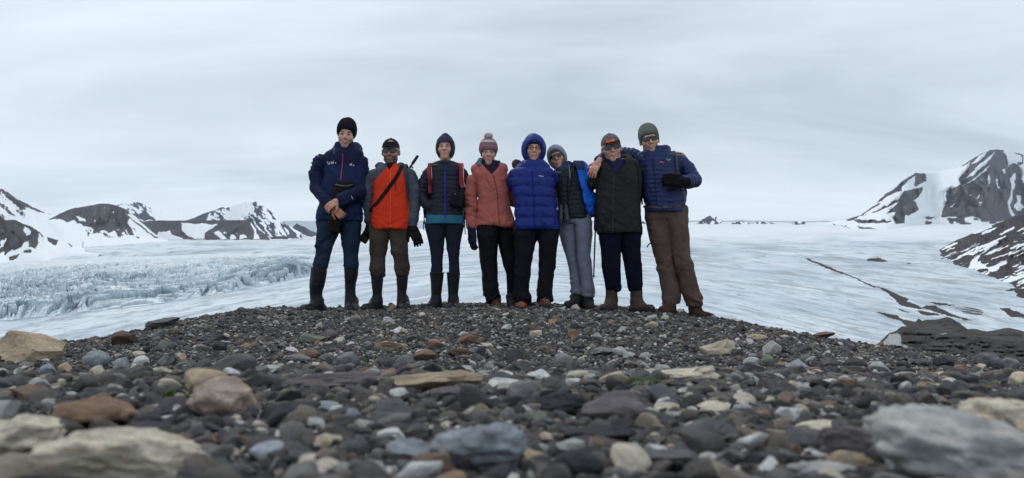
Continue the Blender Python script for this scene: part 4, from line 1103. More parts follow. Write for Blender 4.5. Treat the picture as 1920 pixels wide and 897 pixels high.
def mesh_sdf(f, lo, hi, h, fine=(), hf=None):
    """surface nets over a rectilinear grid, evaluated only near the surface"""
    ax = [axis_pts(lo[i] - 2 * h, hi[i] + 2 * h, [(q[0][i], q[1][i]) for q in fine], h, hf or h) for i in range(3)]
    B = 5
    for i in range(3):
        n = len(ax[i]); m = (-n) % B
        ax[i] = np.concatenate([ax[i], ax[i][-1] + h * np.arange(1, m + 1)])
    n = [len(a) for a in ax]
    cen = [a.reshape(-1, B).mean(1) for a in ax]; wid = [np.ptp(a.reshape(-1, B), axis=1) + h for a in ax]
    G = np.stack(np.meshgrid(*cen, indexing='ij'), -1).reshape(-1, 3)
    dc = f(G).reshape([len(c) for c in cen])
    rad = 0.5 * np.sqrt(wid[0][:, None, None] ** 2 + wid[1][None, :, None] ** 2 + wid[2][None, None, :] ** 2)
    near = np.abs(dc) < rad * 1.4 + 0.008
    val = np.repeat(np.repeat(np.repeat(np.where(dc > 0, 1.0, -1.0), B, 0), B, 1), B, 2)
    nm = np.repeat(np.repeat(np.repeat(near, B, 0), B, 1), B, 2)
    I = np.argwhere(nm)
    P = np.stack([ax[0][I[:, 0]], ax[1][I[:, 1]], ax[2][I[:, 2]]], -1)
    val[nm] = np.concatenate([f(P[i:i + 200000]) for i in range(0, len(P), 200000)])
    s = val < 0
    cnt = sum(s[a:n[0] - 1 + a, b:n[1] - 1 + b, c:n[2] - 1 + c].astype(np.int8) for a in (0, 1) for b in (0, 1) for c in (0, 1))
    C_ = np.argwhere((cnt > 0) & (cnt < 8))
    idx = np.full((n[0] - 1, n[1] - 1, n[2] - 1), -1, np.int64); idx[C_[:, 0], C_[:, 1], C_[:, 2]] = np.arange(len(C_))
    acc = np.zeros((len(C_), 3)); num = np.zeros(len(C_))
    crn = np.array([(a, b, c) for a in (0, 1) for b in (0, 1) for c in (0, 1)])
    for i in range(8):
        for j in range(i + 1, 8):
            if np.abs(crn[i] - crn[j]).sum() != 1:
                continue
            A = C_ + crn[i]; Bq = C_ + crn[j]
            va = val[A[:, 0], A[:, 1], A[:, 2]]; vb = val[Bq[:, 0], Bq[:, 1], Bq[:, 2]]
            m = (va < 0) != (vb < 0)
            t = np.where(m, va / np.where(m, va - vb, 1), 0)[:, None]
            pa = np.stack([ax[k][A[:, k]] for k in range(3)], -1); pb = np.stack([ax[k][Bq[:, k]] for k in range(3)], -1)
            acc += np.where(m[:, None], pa + (pb - pa) * t, 0); num += m
    V = acc / num[:, None]
    F = []
    for k in range(3):
        u, v = (k + 1) % 3, (k + 2) % 3
        sl0 = [slice(None)] * 3; sl1 = [slice(None)] * 3
        sl0[k] = slice(0, n[k] - 1); sl1[k] = slice(1, n[k])
        e = s[tuple(sl0)] != s[tuple(sl1)]
        E = np.argwhere(e)
        E = E[(E[:, u] > 0) & (E[:, v] > 0) & (E[:, u] < n[u] - 1) & (E[:, v] < n[v] - 1)]
        q = []
        for du, dv_ in ((-1, -1), (0, -1), (0, 0), (-1, 0)):
            c = E.copy(); c[:, u] += du; c[:, v] += dv_
            q.append(idx[c[:, 0], c[:, 1], c[:, 2]])
        q = np.stack(q, 1)
        ins = s[E[:, 0], E[:, 1], E[:, 2]]
        q = np.where(ins[:, None], q, q[:, ::-1])
        F.append(q[(q >= 0).all(1)])
    return V, np.concatenate(F)
def vnormals(V, F):
    a = V[F[:, 2]] - V[F[:, 0]]; b = V[F[:, 3]] - V[F[:, 1]]
    fn = np.cross(a, b); N = np.zeros_like(V)
    for i in range(4):
        np.add.at(N, F[:, i], fn)
    return N / np.maximum(np.linalg.norm(N, axis=1), 1e-12)[:, None]
def folds(V, N, amp, fr, seed, sharp=1.0):
    """cloth creases: ridged noise stretched by the frequencies fr"""
    fr = np.asarray(fr, float)
    w = V + 0.03 * np.stack([vnoise(V * 7 + 1, seed), vnoise(V * 7 + 5, seed + 1), vnoise(V * 7 + 9, seed + 2)], -1)
    n = 1 - 2.2 * np.abs(fbm(w * fr, 3, seed + 3))
    n2 = fbm(w * fr * 0.45, 2, seed + 8)
    return V + N * ((np.asarray(amp) * (0.75 * n + 0.7 * n2))[:, None] if np.ndim(amp) else amp * (0.75 * n + 0.7 * n2)[:, None])

# ------------------------------------------------------------------ cloth, skin, leather
def m_cloth(name, col, rough=0.75, weave=900, bump=0.25, var=0.25, sheen=0.0, grain=None):
    m = NM(name)
    co = m.coord('Object')
    n = m.noise(co, 9, 5, 0.6); n2 = m.noise(co, weave * 0.35, 2, 0.6)
    c = m.mix(m.ramp(n, [(0.3, 0.0), (0.7, 1.0)]), tuple(x * (1 - var) for x in col), tuple(min(1, x * (1 + var)) for x in col))
    m.b.inputs['Specular IOR Level'].default_value = 0.06 if rough > .5 else 0.16
    if sheen:
        m.b.inputs['Sheen Weight'].default_value = sheen
    h = m.math('ADD', n2, m.math('MULTIPLY', m.noise(co, 45, 4, 0.6), 2.2))
    return m.done(c, rough, m.bump(h, bump, 0.004))
def m_knit(name, stops, scale=190, axis='Z', rough=0.9):
    m = NM(name)
    co = m.coord('Object')
    wv = m.n('ShaderNodeTexWave', wave_type='BANDS', bands_direction='X'); m.l(co, wv.inputs['Vector'])
    wv.inputs['Scale'].default_value = scale * 0.35; wv.inputs['Distortion'].default_value = 1.5
    wz = m.n('ShaderNodeTexWave', wave_type='BANDS', bands_direction='Z'); m.l(co, wz.inputs['Vector'])
    wz.inputs['Scale'].default_value = scale * 0.3; wz.inputs['Distortion'].default_value = 1.0
    c = m.mix(m.noise(co, 60, 4, 0.7), tuple(x * 0.7 for x in stops[0]), tuple(min(1, x * 1.25) for x in stops[-1]))
    m.b.inputs['Specular IOR Level'].default_value = 0.04
    h = m.math('ADD', wv.outputs[0], wz.outputs[0])
    return m.done(c, rough, m.bump(h, 0.6, 0.004))
def m_vcol(name, rough=0.8, bump=0.3, bscale=300):
    m = NM(name)
    co = m.coord('Object')
    n = m.noise(co, 40, 4, 0.6)
    c = m.mix(1.0, m.attr('col', 'Color'), m.ramp(n, [(0.2, 0.78), (0.8, 1.2)]), 'MULTIPLY')
    return m.done(c, rough, m.bump(m.noise(co, bscale, 3, 0.6), bump, 0.003))
def m_skin():
    m = m_vcol('skin', 0.5, 0.15, 200)
    b = [n for n in m.node_tree.nodes if n.type == 'BSDF_PRINCIPLED'][0]
    b.inputs['Subsurface Weight'].default_value = 0.12
    b.inputs['Subsurface Radius'].default_value = (0.012, 0.005, 0.003)
    b.inputs['Specular IOR Level'].default_value = 0.4
    return m
def m_plain(name, col, rough=0.4, metal=0.0, spec=0.5):
    m = NM(name)
    n = m.noise(m.coord('Object'), 60, 4)
    m.b.inputs['Metallic'].default_value = metal; m.b.inputs['Specular IOR Level'].default_value = spec
    return m.done(m.mix(n, tuple(x * 0.8 for x in col), tuple(min(1, x * 1.2) for x in col)), rough)
SKIN = m_skin()
BLACK = m_cloth('black_webbing', (0.012, 0.012, 0.014), 0.7, 700)
LENS = m_plain('dark_lens', (0.008, 0.008, 0.010), 0.08, 0, 0.6)
FRAME = m_plain('glasses_frame', (0.012, 0.011, 0.012), 0.3)
WHITE = m_cloth('white_print', (0.62, 0.63, 0.68), 0.7)
RUBBER = m_plain('rubber_boot', (0.007, 0.0085, 0.012), 0.45, 0, .2)
RUBBER_GLOSS = m_plain('rubber_foot_gloss', (0.019, 0.022, 0.028), 0.5, 0, .25)  # foot of the boot: its gloss is put in as a lighter colour
SOLE = m_plain('rubber_sole', (0.016, 0.015, 0.015), 0.7)

def RM(yaw=0, pitch=0, roll=0):
    y, p, r = [math.radians(v) for v in (yaw, pitch, roll)]
    Rz = np.array([[math.cos(y), -math.sin(y), 0], [math.sin(y), math.cos(y), 0], [0, 0, 1]])
    Rx = np.array([[1, 0, 0], [0, math.cos(p), -math.sin(p)], [0, math.sin(p), math.cos(p)]])
    Ry = np.array([[math.cos(r), 0, math.sin(r)], [0, 1, 0], [-math.sin(r), 0, math.cos(r)]])
    return Rz @ Ry @ Rx

# ------------------------------------------------------------------ heads and hands
class Head:
    def __init__(s, px, chin, d, scale, yaw=0, pitch=0, roll=0):
        s.R = RM(yaw, pitch, roll); s.s = scale
        ch = W(px, chin, d)
        s.c = ch - s.R @ np.array([0, 0, -0.120]) * scale
        s.c[1] = d
    def w(s, l):
        return s.c + (np.asarray(l, float) * s.s) @ s.R.T
    def l(s, P):
        return (P - s.c) @ s.R / s.s
    def wrap(s, f):
        return lambda P: f(s.l(P)) * s.s
def head_field(smile=0.0, fem=False, ear=True):
    j = 0.93 if fem else 1.0
    cran = f_ell((0, .012, .030), (.076, .094, .090)); face = f_ell((0, -.016, -.035), (.063 * j, .076, .086))
    chin = f_ell((0, -.064, -.100), (.024 * j, .022, .020)); jaw = f_chain([((-.046 * j, -.005, -.070), .020), ((0, -.055, -.098), .020), ((.046 * j, -.005, -.070), .020)])
    brow = f_cap((-.034, -.080, .024), (.034, -.080, .024), .011)
    ck = [f_ell((sx * .039, -.060, -.030 + .006 * smile), (.026, .026, .024)) for sx in (-1, 1)]
    nose = f_cap((0, -.087, .012), (0, -.109, -.027), .0075, .0125); wing = [f_ell((sx * .0115, -.097, -.031), (.009, .010, .008)) for sx in (-1, 1)]
    eyes = [f_ell((sx * .031, -.100, .003), (.020, .018, .013)) for sx in (-1, 1)]; balls = [f_ell((sx * .031, -.074, .003), (.0145,) * 3) for sx in (-1, 1)]
    up = f_chain([((-.025, -.080, -.062 + .007 * smile), .006), ((0, -.090, -.061), .0075), ((.025, -.080, -.062 + .007 * smile), .006)])
    lo = f_chain([((-.020, -.080, -.070 + .004 * smile), .006), ((0, -.088, -.074), .0085), ((.020, -.080, -.070 + .004 * smile), .006)])
    ears = [f_ell((sx * .079, .012, -.006), (.011, .020, .031)) for sx in (-1, 1)]
    neck = f_cap((0, .022, -.050), (0, .040, -.20), .052 * j, .058 * j)
    def f(P):
        d = smin(cran(P), face(P), .03)
        d = smin(d, chin(P), .028); d = smin(d, jaw(P), .02); d = smin(d, brow(P), .014)
        for c in ck: d = smin(d, c(P), .02)
        d = smin(d, neck(P), .02)
        for e in eyes: d = smax(d, -e(P), .012)
        d = smin(d, nose(P), .010)
        for q in wing: d = smin(d, q(P), .006)
        for q in balls: d = smin(d, q(P), .003)
        d = smin(d, up(P), .006); d = smin(d, lo(P), .006)
        if ear:
            for q in ears: d = smin(d, q(P), .006)
        return d
    return f
def head_colors(L, skin, smile=0, teeth=False, beard=0, brows=(0.03, 0.02, 0.015), blush=0.25):
    x, y, z = np.abs(L[:, 0]), L[:, 1], L[:, 2]
    c = np.tile(np.array(skin, float), (len(L), 1))
    front = y < -0.03
    def blend(m, col):
        nonlocal c
        m = np.clip(m, 0, 1)[:, None]
        c = c * (1 - m) + np.array(col) * m
    red = np.array(skin) * np.array([1.12, 0.72, 0.70])
    blend(blush * np.exp(-(((x - .040) / .020) ** 2 + ((z + .030) / .020) ** 2)) * front, red)
    blend(0.5 * blush * np.exp(-((x / .012) ** 2 + ((z + .025) / .014) ** 2)) * front, red)
    if beard:
        n = 0.75 + 0.35 * fbm(L * 90, 2, 4)
        m = sstep(-.040, -.056, z + 0.35 * np.maximum(0, x - .035) * -1) * sstep(-.135, -.120, z) * (y < .02) * n
        m = np.maximum(m, sstep(.012, .0, np.abs(z + .047)) * sstep(.034, .026, x) * front * n)
        blend(beard * m, (0.035, 0.024, 0.018))
    zs = -.0665 + smile * (x / .025) ** 2 * .006
    blend((np.abs(z - zs) < .0105) * (x < .027) * front * 0.65, np.array(skin) * np.array([0.95, 0.60, 0.58]))
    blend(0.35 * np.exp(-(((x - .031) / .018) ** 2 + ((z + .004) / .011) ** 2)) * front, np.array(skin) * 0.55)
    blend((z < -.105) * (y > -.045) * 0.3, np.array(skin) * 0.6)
    return c
def hand_field(wrist, dirv, nrm, curl=0.4, spread=0.10, side=1, sc=1.0, glove=1.0):
    """palm, four unequal fingers and a thumb; dirv towards the fingertips, nrm out of the back of the hand"""
    y = np.asarray(dirv, float); y /= np.linalg.norm(y)
    n = np.asarray(nrm, float); n = n - y * (n @ y); n /= np.linalg.norm(n)
    x = np.cross(y, n) * side
    w = np.asarray(wrist, float)
    Q = lambda a, b, c: w + (x * a + y * b + n * c) * sc
    g = glove
    fs = [f_chain([(Q(0, -.03, 0), .026 * sc * g), (Q(0, .01, 0), .027 * sc * g)])]
    Rm = np.stack([x, y, n], 1)
    fs.append(f_box(Q(0, .052, 0), np.array((.040, .046, .015)) * sc * g, .013 * sc, Rm))
    for i, (fx, ln) in enumerate(((-.031, .066), (-.0105, .078), (.0105, .082), (.031, .074))):
        a = spread * (i - 1.5)
        p = Q(fx, .092, 0); pts = [(p, .0098 * sc * g)]
        ang = 0.0
        for k, fr in enumerate((.45, .32, .26)):
            ang += curl * (0.75, 1.0, 0.8)[k] * (1 + .08 * (i - 1.5))
            dd = x * math.sin(a) * math.cos(ang) + y * math.cos(a) * math.cos(ang) - n * math.sin(ang)
            p = p + dd * ln * fr * sc
            pts.append((p, (.0092, .0086, .0074)[k] * sc * g))
        fs.append(f_chain(pts, k=.002))
    t0 = Q(.034, .022, -.006); t1 = t0 + (x * .030 + y * .030 - n * .012) * sc; t2 = t1 + (x * .012 + y * .032 - n * .014 * (1 + curl)) * sc
    fs.append(f_chain([(t0, .014 * sc * g), (t1, .0115 * sc * g), (t2, .0090 * sc * g)], k=.004))
    def f(P):
        d = smin(fs[0](P), fs[1](P), .012)
        for q in fs[2:6]: d = smin(d, q(P), .0035)
        return smin(d, fs[6](P), .010)
    return f, w + y * .07 * sc

# ------------------------------------------------------------------ small projected things (zips, straps, prints)
def bvh_of(V, F):
    return BVHTree.FromPolygons([tuple(v) for v in V], [tuple(f) for f in F])
CAMP = Vector((0, 0, CAMZ))
def on_surface(bvhs, px, py, dfall, off=0.003):
    t = Vector(W(px, py, dfall)); dr = (t - CAMP).normalized()
    best = None
    for b in bvhs:
        h = b.ray_cast(CAMP, dr)
        if h[0] is not None and (best is None or h[3] < best[3]):
            best = h
    if best is None:
        return np.array(t), np.array((0., -1., 0.))
    n = best[1]
    if n.dot(dr) > 0: n = -n
    return np.array(best[0] + n * off), np.array(n)
def ribbon(name, P, N, width, thick, mat, parent):
    """flat strap of real thickness along the points P with surface normals N"""
    P = np.asarray(P, float); N = np.asarray(N, float)
    T = np.gradient(P, axis=0); T /= np.maximum(np.linalg.norm(T, axis=1), 1e-9)[:, None]
    S = np.cross(T, N); S /= np.maximum(np.linalg.norm(S, axis=1), 1e-9)[:, None]
    N = np.cross(S, T)
    wd = np.broadcast_to(np.asarray(width, float), (len(P),))[:, None] * 0.5
    V = np.stack([P - S * wd, P + S * wd, P + S * wd + N * thick, P - S * wd + N * thick], 1).reshape(-1, 3)
    F = []
    for i in range(len(P) - 1):
        for k in range(4):
            F.append((i * 4 + k, i * 4 + (k + 1) % 4, i * 4 + 4 + (k + 1) % 4, i * 4 + 4 + k))
    F += [(3, 2, 1, 0), tuple(len(V) - 4 + k for k in range(4))]
    return link(name, mesh_np(name, V, F, False, [mat]), parent)
def tube(name, P, rad, mat, parent, seg=8):
    P = np.asarray(P, float); rad = np.broadcast_to(np.asarray(rad, float), (len(P),))
    T = np.gradient(P, axis=0); T /= np.maximum(np.linalg.norm(T, axis=1), 1e-9)[:, None]
    a = np.where(np.abs(T[:, 2:3]) > 0.9, np.array([[1., 0, 0]]), np.array([[0., 0, 1]]))
    U = np.cross(T, a); U /= np.linalg.norm(U, axis=1)[:, None]; Vv = np.cross(T, U)
    an = np.arange(seg) / seg * 2 * math.pi
    V = (P[:, None] + rad[:, None, None] * (np.cos(an)[None, :, None] * U[:, None] + np.sin(an)[None, :, None] * Vv[:, None])).reshape(-1, 3)
    F = [(i * seg + k, i * seg + (k + 1) % seg, (i + 1) * seg + (k + 1) % seg, (i + 1) * seg + k) for i in range(len(P) - 1) for k in range(seg)]
    n0 = len(V); V = np.vstack([V, P[0], P[-1]])
    F += [(n0, (k + 1) % seg, k, k) for k in range(0)]
    me = mesh_np(name, V, F, True, [mat])
    return link(name, me, parent)
def dens(pts, n):
    pts = np.asarray(pts, float)
    if len(pts) == 2:
        t = np.linspace(0, 1, n)[:, None]
        return pts[0] + (pts[1] - pts[0]) * t
    s = np.concatenate([[0], np.cumsum(np.linalg.norm(np.diff(pts, axis=0), axis=1))])
    q = np.linspace(0, s[-1], n)
    return np.stack([_ci(q, s, pts[:, i]) for i in range(pts.shape[1])], -1)
def smo(A, k=1):
    A = np.array(A, float)
    for _ in range(k):
        B = A.copy(); B[1:-1] = (A[:-2] + 2 * A[1:-1] + A[2:]) / 4; A = B
    return A
def strip(name, bvhs, pts, width_px, mat, parent, d, n=14, off=0.002, thick=0.003):
    q = dens(pts, n)
    R_ = [on_surface(bvhs, x, y, d, off) for x, y in q]
    return ribbon(name, smo([r[0] for r in R_]), smo([r[1] for r in R_], 3), width_px * d / FPX, thick, mat, parent)
def patch(name, bvhs, poly, mat, parent, d, off=0.003):
    poly = np.asarray(poly, float); c = poly.mean(0)
    q = np.vstack([c, poly])
    R_ = [on_surface(bvhs, x, y, d, off) for x, y in q]
    top = np.array([r[0] for r in R_]); N = np.mean([r[1] for r in R_], 0)
    n = len(poly)
    bot = top - N * 0.004
    V = np.vstack([top, bot])
    F = [(0, 1 + i, 1 + (i + 1) % n) for i in range(n)] 
    F += [(1 + i, n + 2 + i, n + 2 + (i + 1) % n) for i in range(n)] + [(1 + i, n + 2 + (i + 1) % n, 1 + (i + 1) % n) for i in range(n)]
    return link(name, mesh_np(name, V, F, False, [mat]), parent)
def solid(name, f, lo, hi, h, mat, parent, post=None, attrs=None, mats=None, midx=None, smooth=True, **props):
    V, F = mesh_sdf(f, np.asarray(lo, float), np.asarray(hi, float), h)
    if post is not None:
        V = post(V, vnormals(V, F))
    at = attrs(V) if attrs else None
    mi = midx(V[F].mean(1)) if midx else None
    me = mesh_np(name, V, F, smooth, mats or [mat], mi, at)
    o = link(name, me, parent, **props)
    return o, V, F
# ------------------------------------------------------------------ people
def S(px, d):            # pixels -> metres at distance d
    return px * d / FPX
def loft_px(sec, d, dd=0.0, hd=None, ratio=1.0, p=2.4, grow=0.0):
    rows = []
    for q in sec:
        py, xl, xr = q[:3]
        l = W(xl, py, d + dd); r = W(xr, py, d + dd)
        hw = (r[0] - l[0]) / 2 + grow
        b = q[3] + grow if len(q) > 3 else (hd if hd else hw * ratio)
        rows.append((l[2], (l[0] + r[0]) / 2, d + dd, hw, b))
    return f_loft(rows, p)
def chain_px(pts, d, k=1.0):
    return [(W(x, y, d + dd), S(r, d) * k) for x, y, dd, r in pts]
def bounds_px(d, x0, x1, y0, y1, near=0.35, far=0.45):
    a = W(x0, y1, d); b = W(x1, y0, d)
    return (a[0], d - near, a[2]), (b[0], d + far, b[2])
class Person:
    pass
def chain_param(P, pts):
    """distance to, and length along, a limb"""
    best = np.full(len(P), 9.0); s = np.zeros(len(P)); L0 = 0
    for (a, ra), (b, rb) in zip(pts[:-1], pts[1:]):
        ba = b - a; L = np.linalg.norm(ba); t = np.clip((P - a) @ ba / (L * L), 0, 1)
        d = np.linalg.norm(P - a - t[:, None] * ba, axis=1) - (ra + (rb - ra) * t)
        m = d < best; best = np.where(m, d, best); s = np.where(m, L0 + t * L, s); L0 += L
    return best, s
def start_person(spec, label):
    p = Person(); p.s = spec; p.d = d = spec['d']
    fx = np.mean([f[0] for f in spec['feet']]); fy = np.mean([f[1] for f in spec['feet']])
    base = W(fx, fy, d)
    p.root = empty('person', Vector(base), label=label, category='person', group='people standing in a row on the mound')
    p.head = Head(spec['head'][0], spec['head'][1], d - 0.02, *spec['head'][2:])
    p.arms = [chain_px(a, d) for a in spec['arms']]
    p.bvh = []
    return p
def body(p, skin, smile=0, teeth=False, beard=0, fem=False, hands=(), brows=(0.03, 0.02, 0.015), blush=0.25, ear=True, eyes=True):
    s, d, H = p.s, p.d, p.head
    hf = H.wrap(head_field(smile, fem, ear))
    core = loft_px([(q[0], q[1] + (q[2] - q[1]) * .16, q[2] - (q[2] - q[1]) * .16, q[3] * .7) for q in s['torso']], d)
    fs = [core]
    for ia, a in enumerate(p.arms):
        q = [(c, r * 0.5) for c, r in a]
        if not any(np.linalg.norm(h[1] - a[-1][0]) < .2 for h in hands):
            u = q[-2][0] - q[-1][0]
            q[-1] = (q[-1][0] + u / np.linalg.norm(u) * .05, q[-1][1] * .8)
        fs.append(f_chain(q))
    for lg, ft, ld in zip(s['legs'], s['feet'], s.get('leg_dd', (0, 0))):
        pts = [(W((q[1] + q[2]) / 2, q[0], d + ld), S(q[2] - q[1], d) * 0.24) for q in lg[::2]]
        g = W(ft[0], ft[1], d)
        pts.append((np.array([g[0], d, g[2] + .06]), .03))
        fs.append(f_chain(pts))
    neck = f_cap(H.w((0, .03, -.12)), H.w((0, .03, -.12)) * np.array([.5, 1, 0]) + np.array([W((s['torso'][3][1] + s['torso'][3][2]) / 2, s['torso'][3][0], d)[0] * .5, 0, W(0, s['torso'][3][0], d)[2]]), .05, .055)
    hfs = [h[0] for h in hands]
    def f(P):
        q = fs[0](P)
        for g in fs[1:]:
            q = smin(q, g(P), .02)
        q = smin(q, neck(P), .02)
        q = smin(q, hf(P), .012)
        for g in hfs:
            q = smin(q, g(P), .006)
        return q
    fine = [(H.c - .16 * H.s, H.c + .16 * H.s)] + [(h[1] - .10, h[1] + .10) for h in hands]
    xs = [q for a in p.arms for q, _ in a] + [W(q[i], q[0], d) for lg in s['legs'] for q in lg for i in (1, 2)]
    xs = np.array(xs)
    lo = np.minimum(xs.min(0), H.c - .16) - .05; hi = np.maximum(xs.max(0), H.c + .16) + .05
    for h in hands:
        lo = np.minimum(lo, h[1] - .12); hi = np.maximum(hi, h[1] + .12)
    lo[1] = min(lo[1], d - .2); hi[1] = max(hi[1], d + .2)
    lo[2] -= .12
    V, F = mesh_sdf(f, lo, hi, 0.013, fine, 0.0058)
    col = np.tile(np.array(skin, float), (len(V), 1))
    L = H.l(V); m = np.linalg.norm(L, axis=1) < .22
    col[m] = head_colors(L[m], skin, smile, teeth, beard, brows, blush)
    for h in hands:
        m = np.linalg.norm(V - h[1], axis=1) < .12
        n = fbm(V[m] * 60, 2, 8)[:, None]
        col[m] = np.array(skin) * np.array([1.02, .86, .82]) * (1 + .18 * n)
    o = link('body', mesh_np('body', V, F, True, [SKIN], attrs={'col': col}), p.root)
    # eyes, brows, mouth
    hair = m_plain('brow_hair', brows, .9); dk = m_plain('dark_iris', (.02, .014, .012), .15)
    for sx in (-1, 1):
        if eyes:
            e = solid('eye', H.wrap(f_ell((sx * .031, -.0815, .0015), (.0135, .0085, .0055 - .0012 * smile))), H.w((sx * .031, -.08, .002)) - .03, H.w((sx * .031, -.08, .002)) + .03, .003, EYE, p.root)[0]
            child_of(solid('iris', H.wrap(f_ell((sx * .0305, -.0868, .0018), (.0068, .0045, .0050))), H.w((sx * .031, -.085, .002)) - .02, H.w((sx * .031, -.085, .002)) + .02, .0025, dk, p.root)[0], e)
            e.matrix_parent_inverse = Matrix.Translation(-WORIG[p.root.name])
            tube('lash', H.w(dens([(sx * .045, -.080, .0035), (sx * .031, -.0885, .0085), (sx * .018, -.084, .003)], 7)), .0022, dk, p.root, 5)
            tube('eyebrow', H.w(dens([(sx * .048, -.0785, .022), (sx * .033, -.0905, .0275), (sx * .015, -.0915, .0235)], 7)), np.array([.0022, .0034, .0040, .0043, .0043, .0040, .0030]), hair, p.root, 6)
    lw = .023 if smile > .6 else .020
    cz = .0065 * smile
    if teeth:
        mo = tube('mouth', H.w(dens([(-lw, -.0835, -.0655 + cz), (-lw * .5, -.0930, -.0672 + cz * .25), (0, -.0955, -.0680), (lw * .5, -.0930, -.0672 + cz * .25), (lw, -.0835, -.0655 + cz)], 11)), np.array([.0020, .0042, .0050, .0052, .0053, .0053, .0053, .0052, .0050, .0042, .0020]), m_plain('mouth_dark', (.10, .035, .03), .5), p.root, 8)
        child_of(tube('teeth', H.w(dens([(-lw * .8, -.0905, -.0650 + cz * .6), (0, -.0993, -.0668), (lw * .8, -.0905, -.0650 + cz * .6)], 9)), np.array([.0012, .0026, .0031, .0033, .0034, .0033, .0031, .0026, .0012]), m_plain('teeth', (.52, .48, .42), .3), p.root, 8), mo)
        mo.matrix_parent_inverse = Matrix.Translation(-WORIG[p.root.name])
    else:
        tube('mouth', H.w(dens([(-lw, -.0840, -.0660 + cz), (0, -.0965, -.0672), (lw, -.0840, -.0660 + cz)], 9)), np.array([.0012, .0018, .0022, .0024, .0024, .0024, .0022, .0018, .0012]), m_plain('mouth_line', (.12, .04, .035), .5), p.root, 6)
    return o
EYE = m_plain('eye_white', (.38, .34, .32), .2)
def jacket(p, mat, quilt=None, fold=0.006, extra=(), name='jacket', h=0.008, karm=0.014, mats=None, midx=None, grow=0, cut=None, torso=None, arms=True, pq=2.5, fine=False):
    """torso, sleeves and any extra shapes as one garment"""
    d = p.d; tor = torso or p.s['torso']
    T = loft_px(tor, d, p=pq, grow=grow)
    A = [c[:3] for c in p.arms]; B = [c[2:] for c in p.arms]
    fa = [f_chain(a, k=.015) for a in A if len(a) > 1]; fb = [f_chain(b, flat=True, k=.012) for b in B if len(b) > 1]
    def f(P):
        q = T(P)
        if arms:
            for g in fa: q = smin(q, g(P), karm)
            for g in fb: q = smin(q, g(P), .010)
        for g, k in extra: q = smin(q, g(P), k)
        if cut is not None: q = np.maximum(q, cut(P))
        return q
    xs = np.array([c for a in (p.arms if arms else []) for c, _ in a] + [W(q[i], q[0], d) for q in tor for i in (1, 2)])
    lo = xs.min(0) - .09; hi = xs.max(0) + .09
    lo[1] = min(lo[1], d - .19); hi[1] = max(hi[1], d + .19)
    if extra: hi[2] += .10; lo[2] -= .02
    V, F = mesh_sdf(f, lo, hi, h)
    N = vnormals(V, F)
    dt = T(V); dist = dt.copy(); sl = np.zeros(len(V)); onarm = np.zeros(len(V), bool)
    if arms:
        for a in p.arms:
            da, sa = chain_param(V, a)
            m = da < dist - .004
            onarm |= m; sl = np.where(m, sa, sl); dist = np.minimum(dist, da)
    seed = p.s['id'] * 31
    if quilt:
        pitch, amp = quilt
        cx = np.interp(V[:, 2], np.sort([W(0, q[0], d)[2] for q in tor]), [0] * len(tor))
        zz = V[:, 2] + 0.016 * fbm(V * 6, 2, seed)
        ph = np.where(onarm, sl, zz) / pitch
        tri = np.abs(np.sin(math.pi * ph)) ** 0.6 - 0.62
        puff = 0.85 + 0.9 * fbm(V * np.array([20, 20, 9]), 3, seed + 4)
        V = V + N * (amp * tri * puff)[:, None]
        V = folds(V, N, amp * 0.5, (30, 30, 14), seed + 5)
    if fold:
        hem = W(0, tor[-1][0], d)[2]
        am = fold * (0.8 + 0.9 * sstep(.30, .0, V[:, 2] - hem) * (~onarm) + 0.9 * onarm) * (0.5 + 1.0 * sstep(-.3, .4, fbm(V * 5, 2, seed + 2)))
        Vs = V.copy(); Vs[:, 2] = V[:, 2] - .6 * np.abs(V[:, 0] - np.mean(V[:, 0]))
        V = V + (folds(Vs, N, am * 1.15, (8, 8, 15), seed + 11) - Vs)
        V = folds(V, N, am * 0.36, (17, 17, 30), seed + 17)
    mi = None
    if midx is not None:
        mi = midx(V[F].mean(1), onarm[F].mean(1) > .5)
    me = mesh_np(name, V, F, True, mats or [mat], mi)
    o = link(name, me, p.root)
    b = bvh_of(V, F); p.bvh.append(b)
    p.jb = b; p.jf = f
    return o
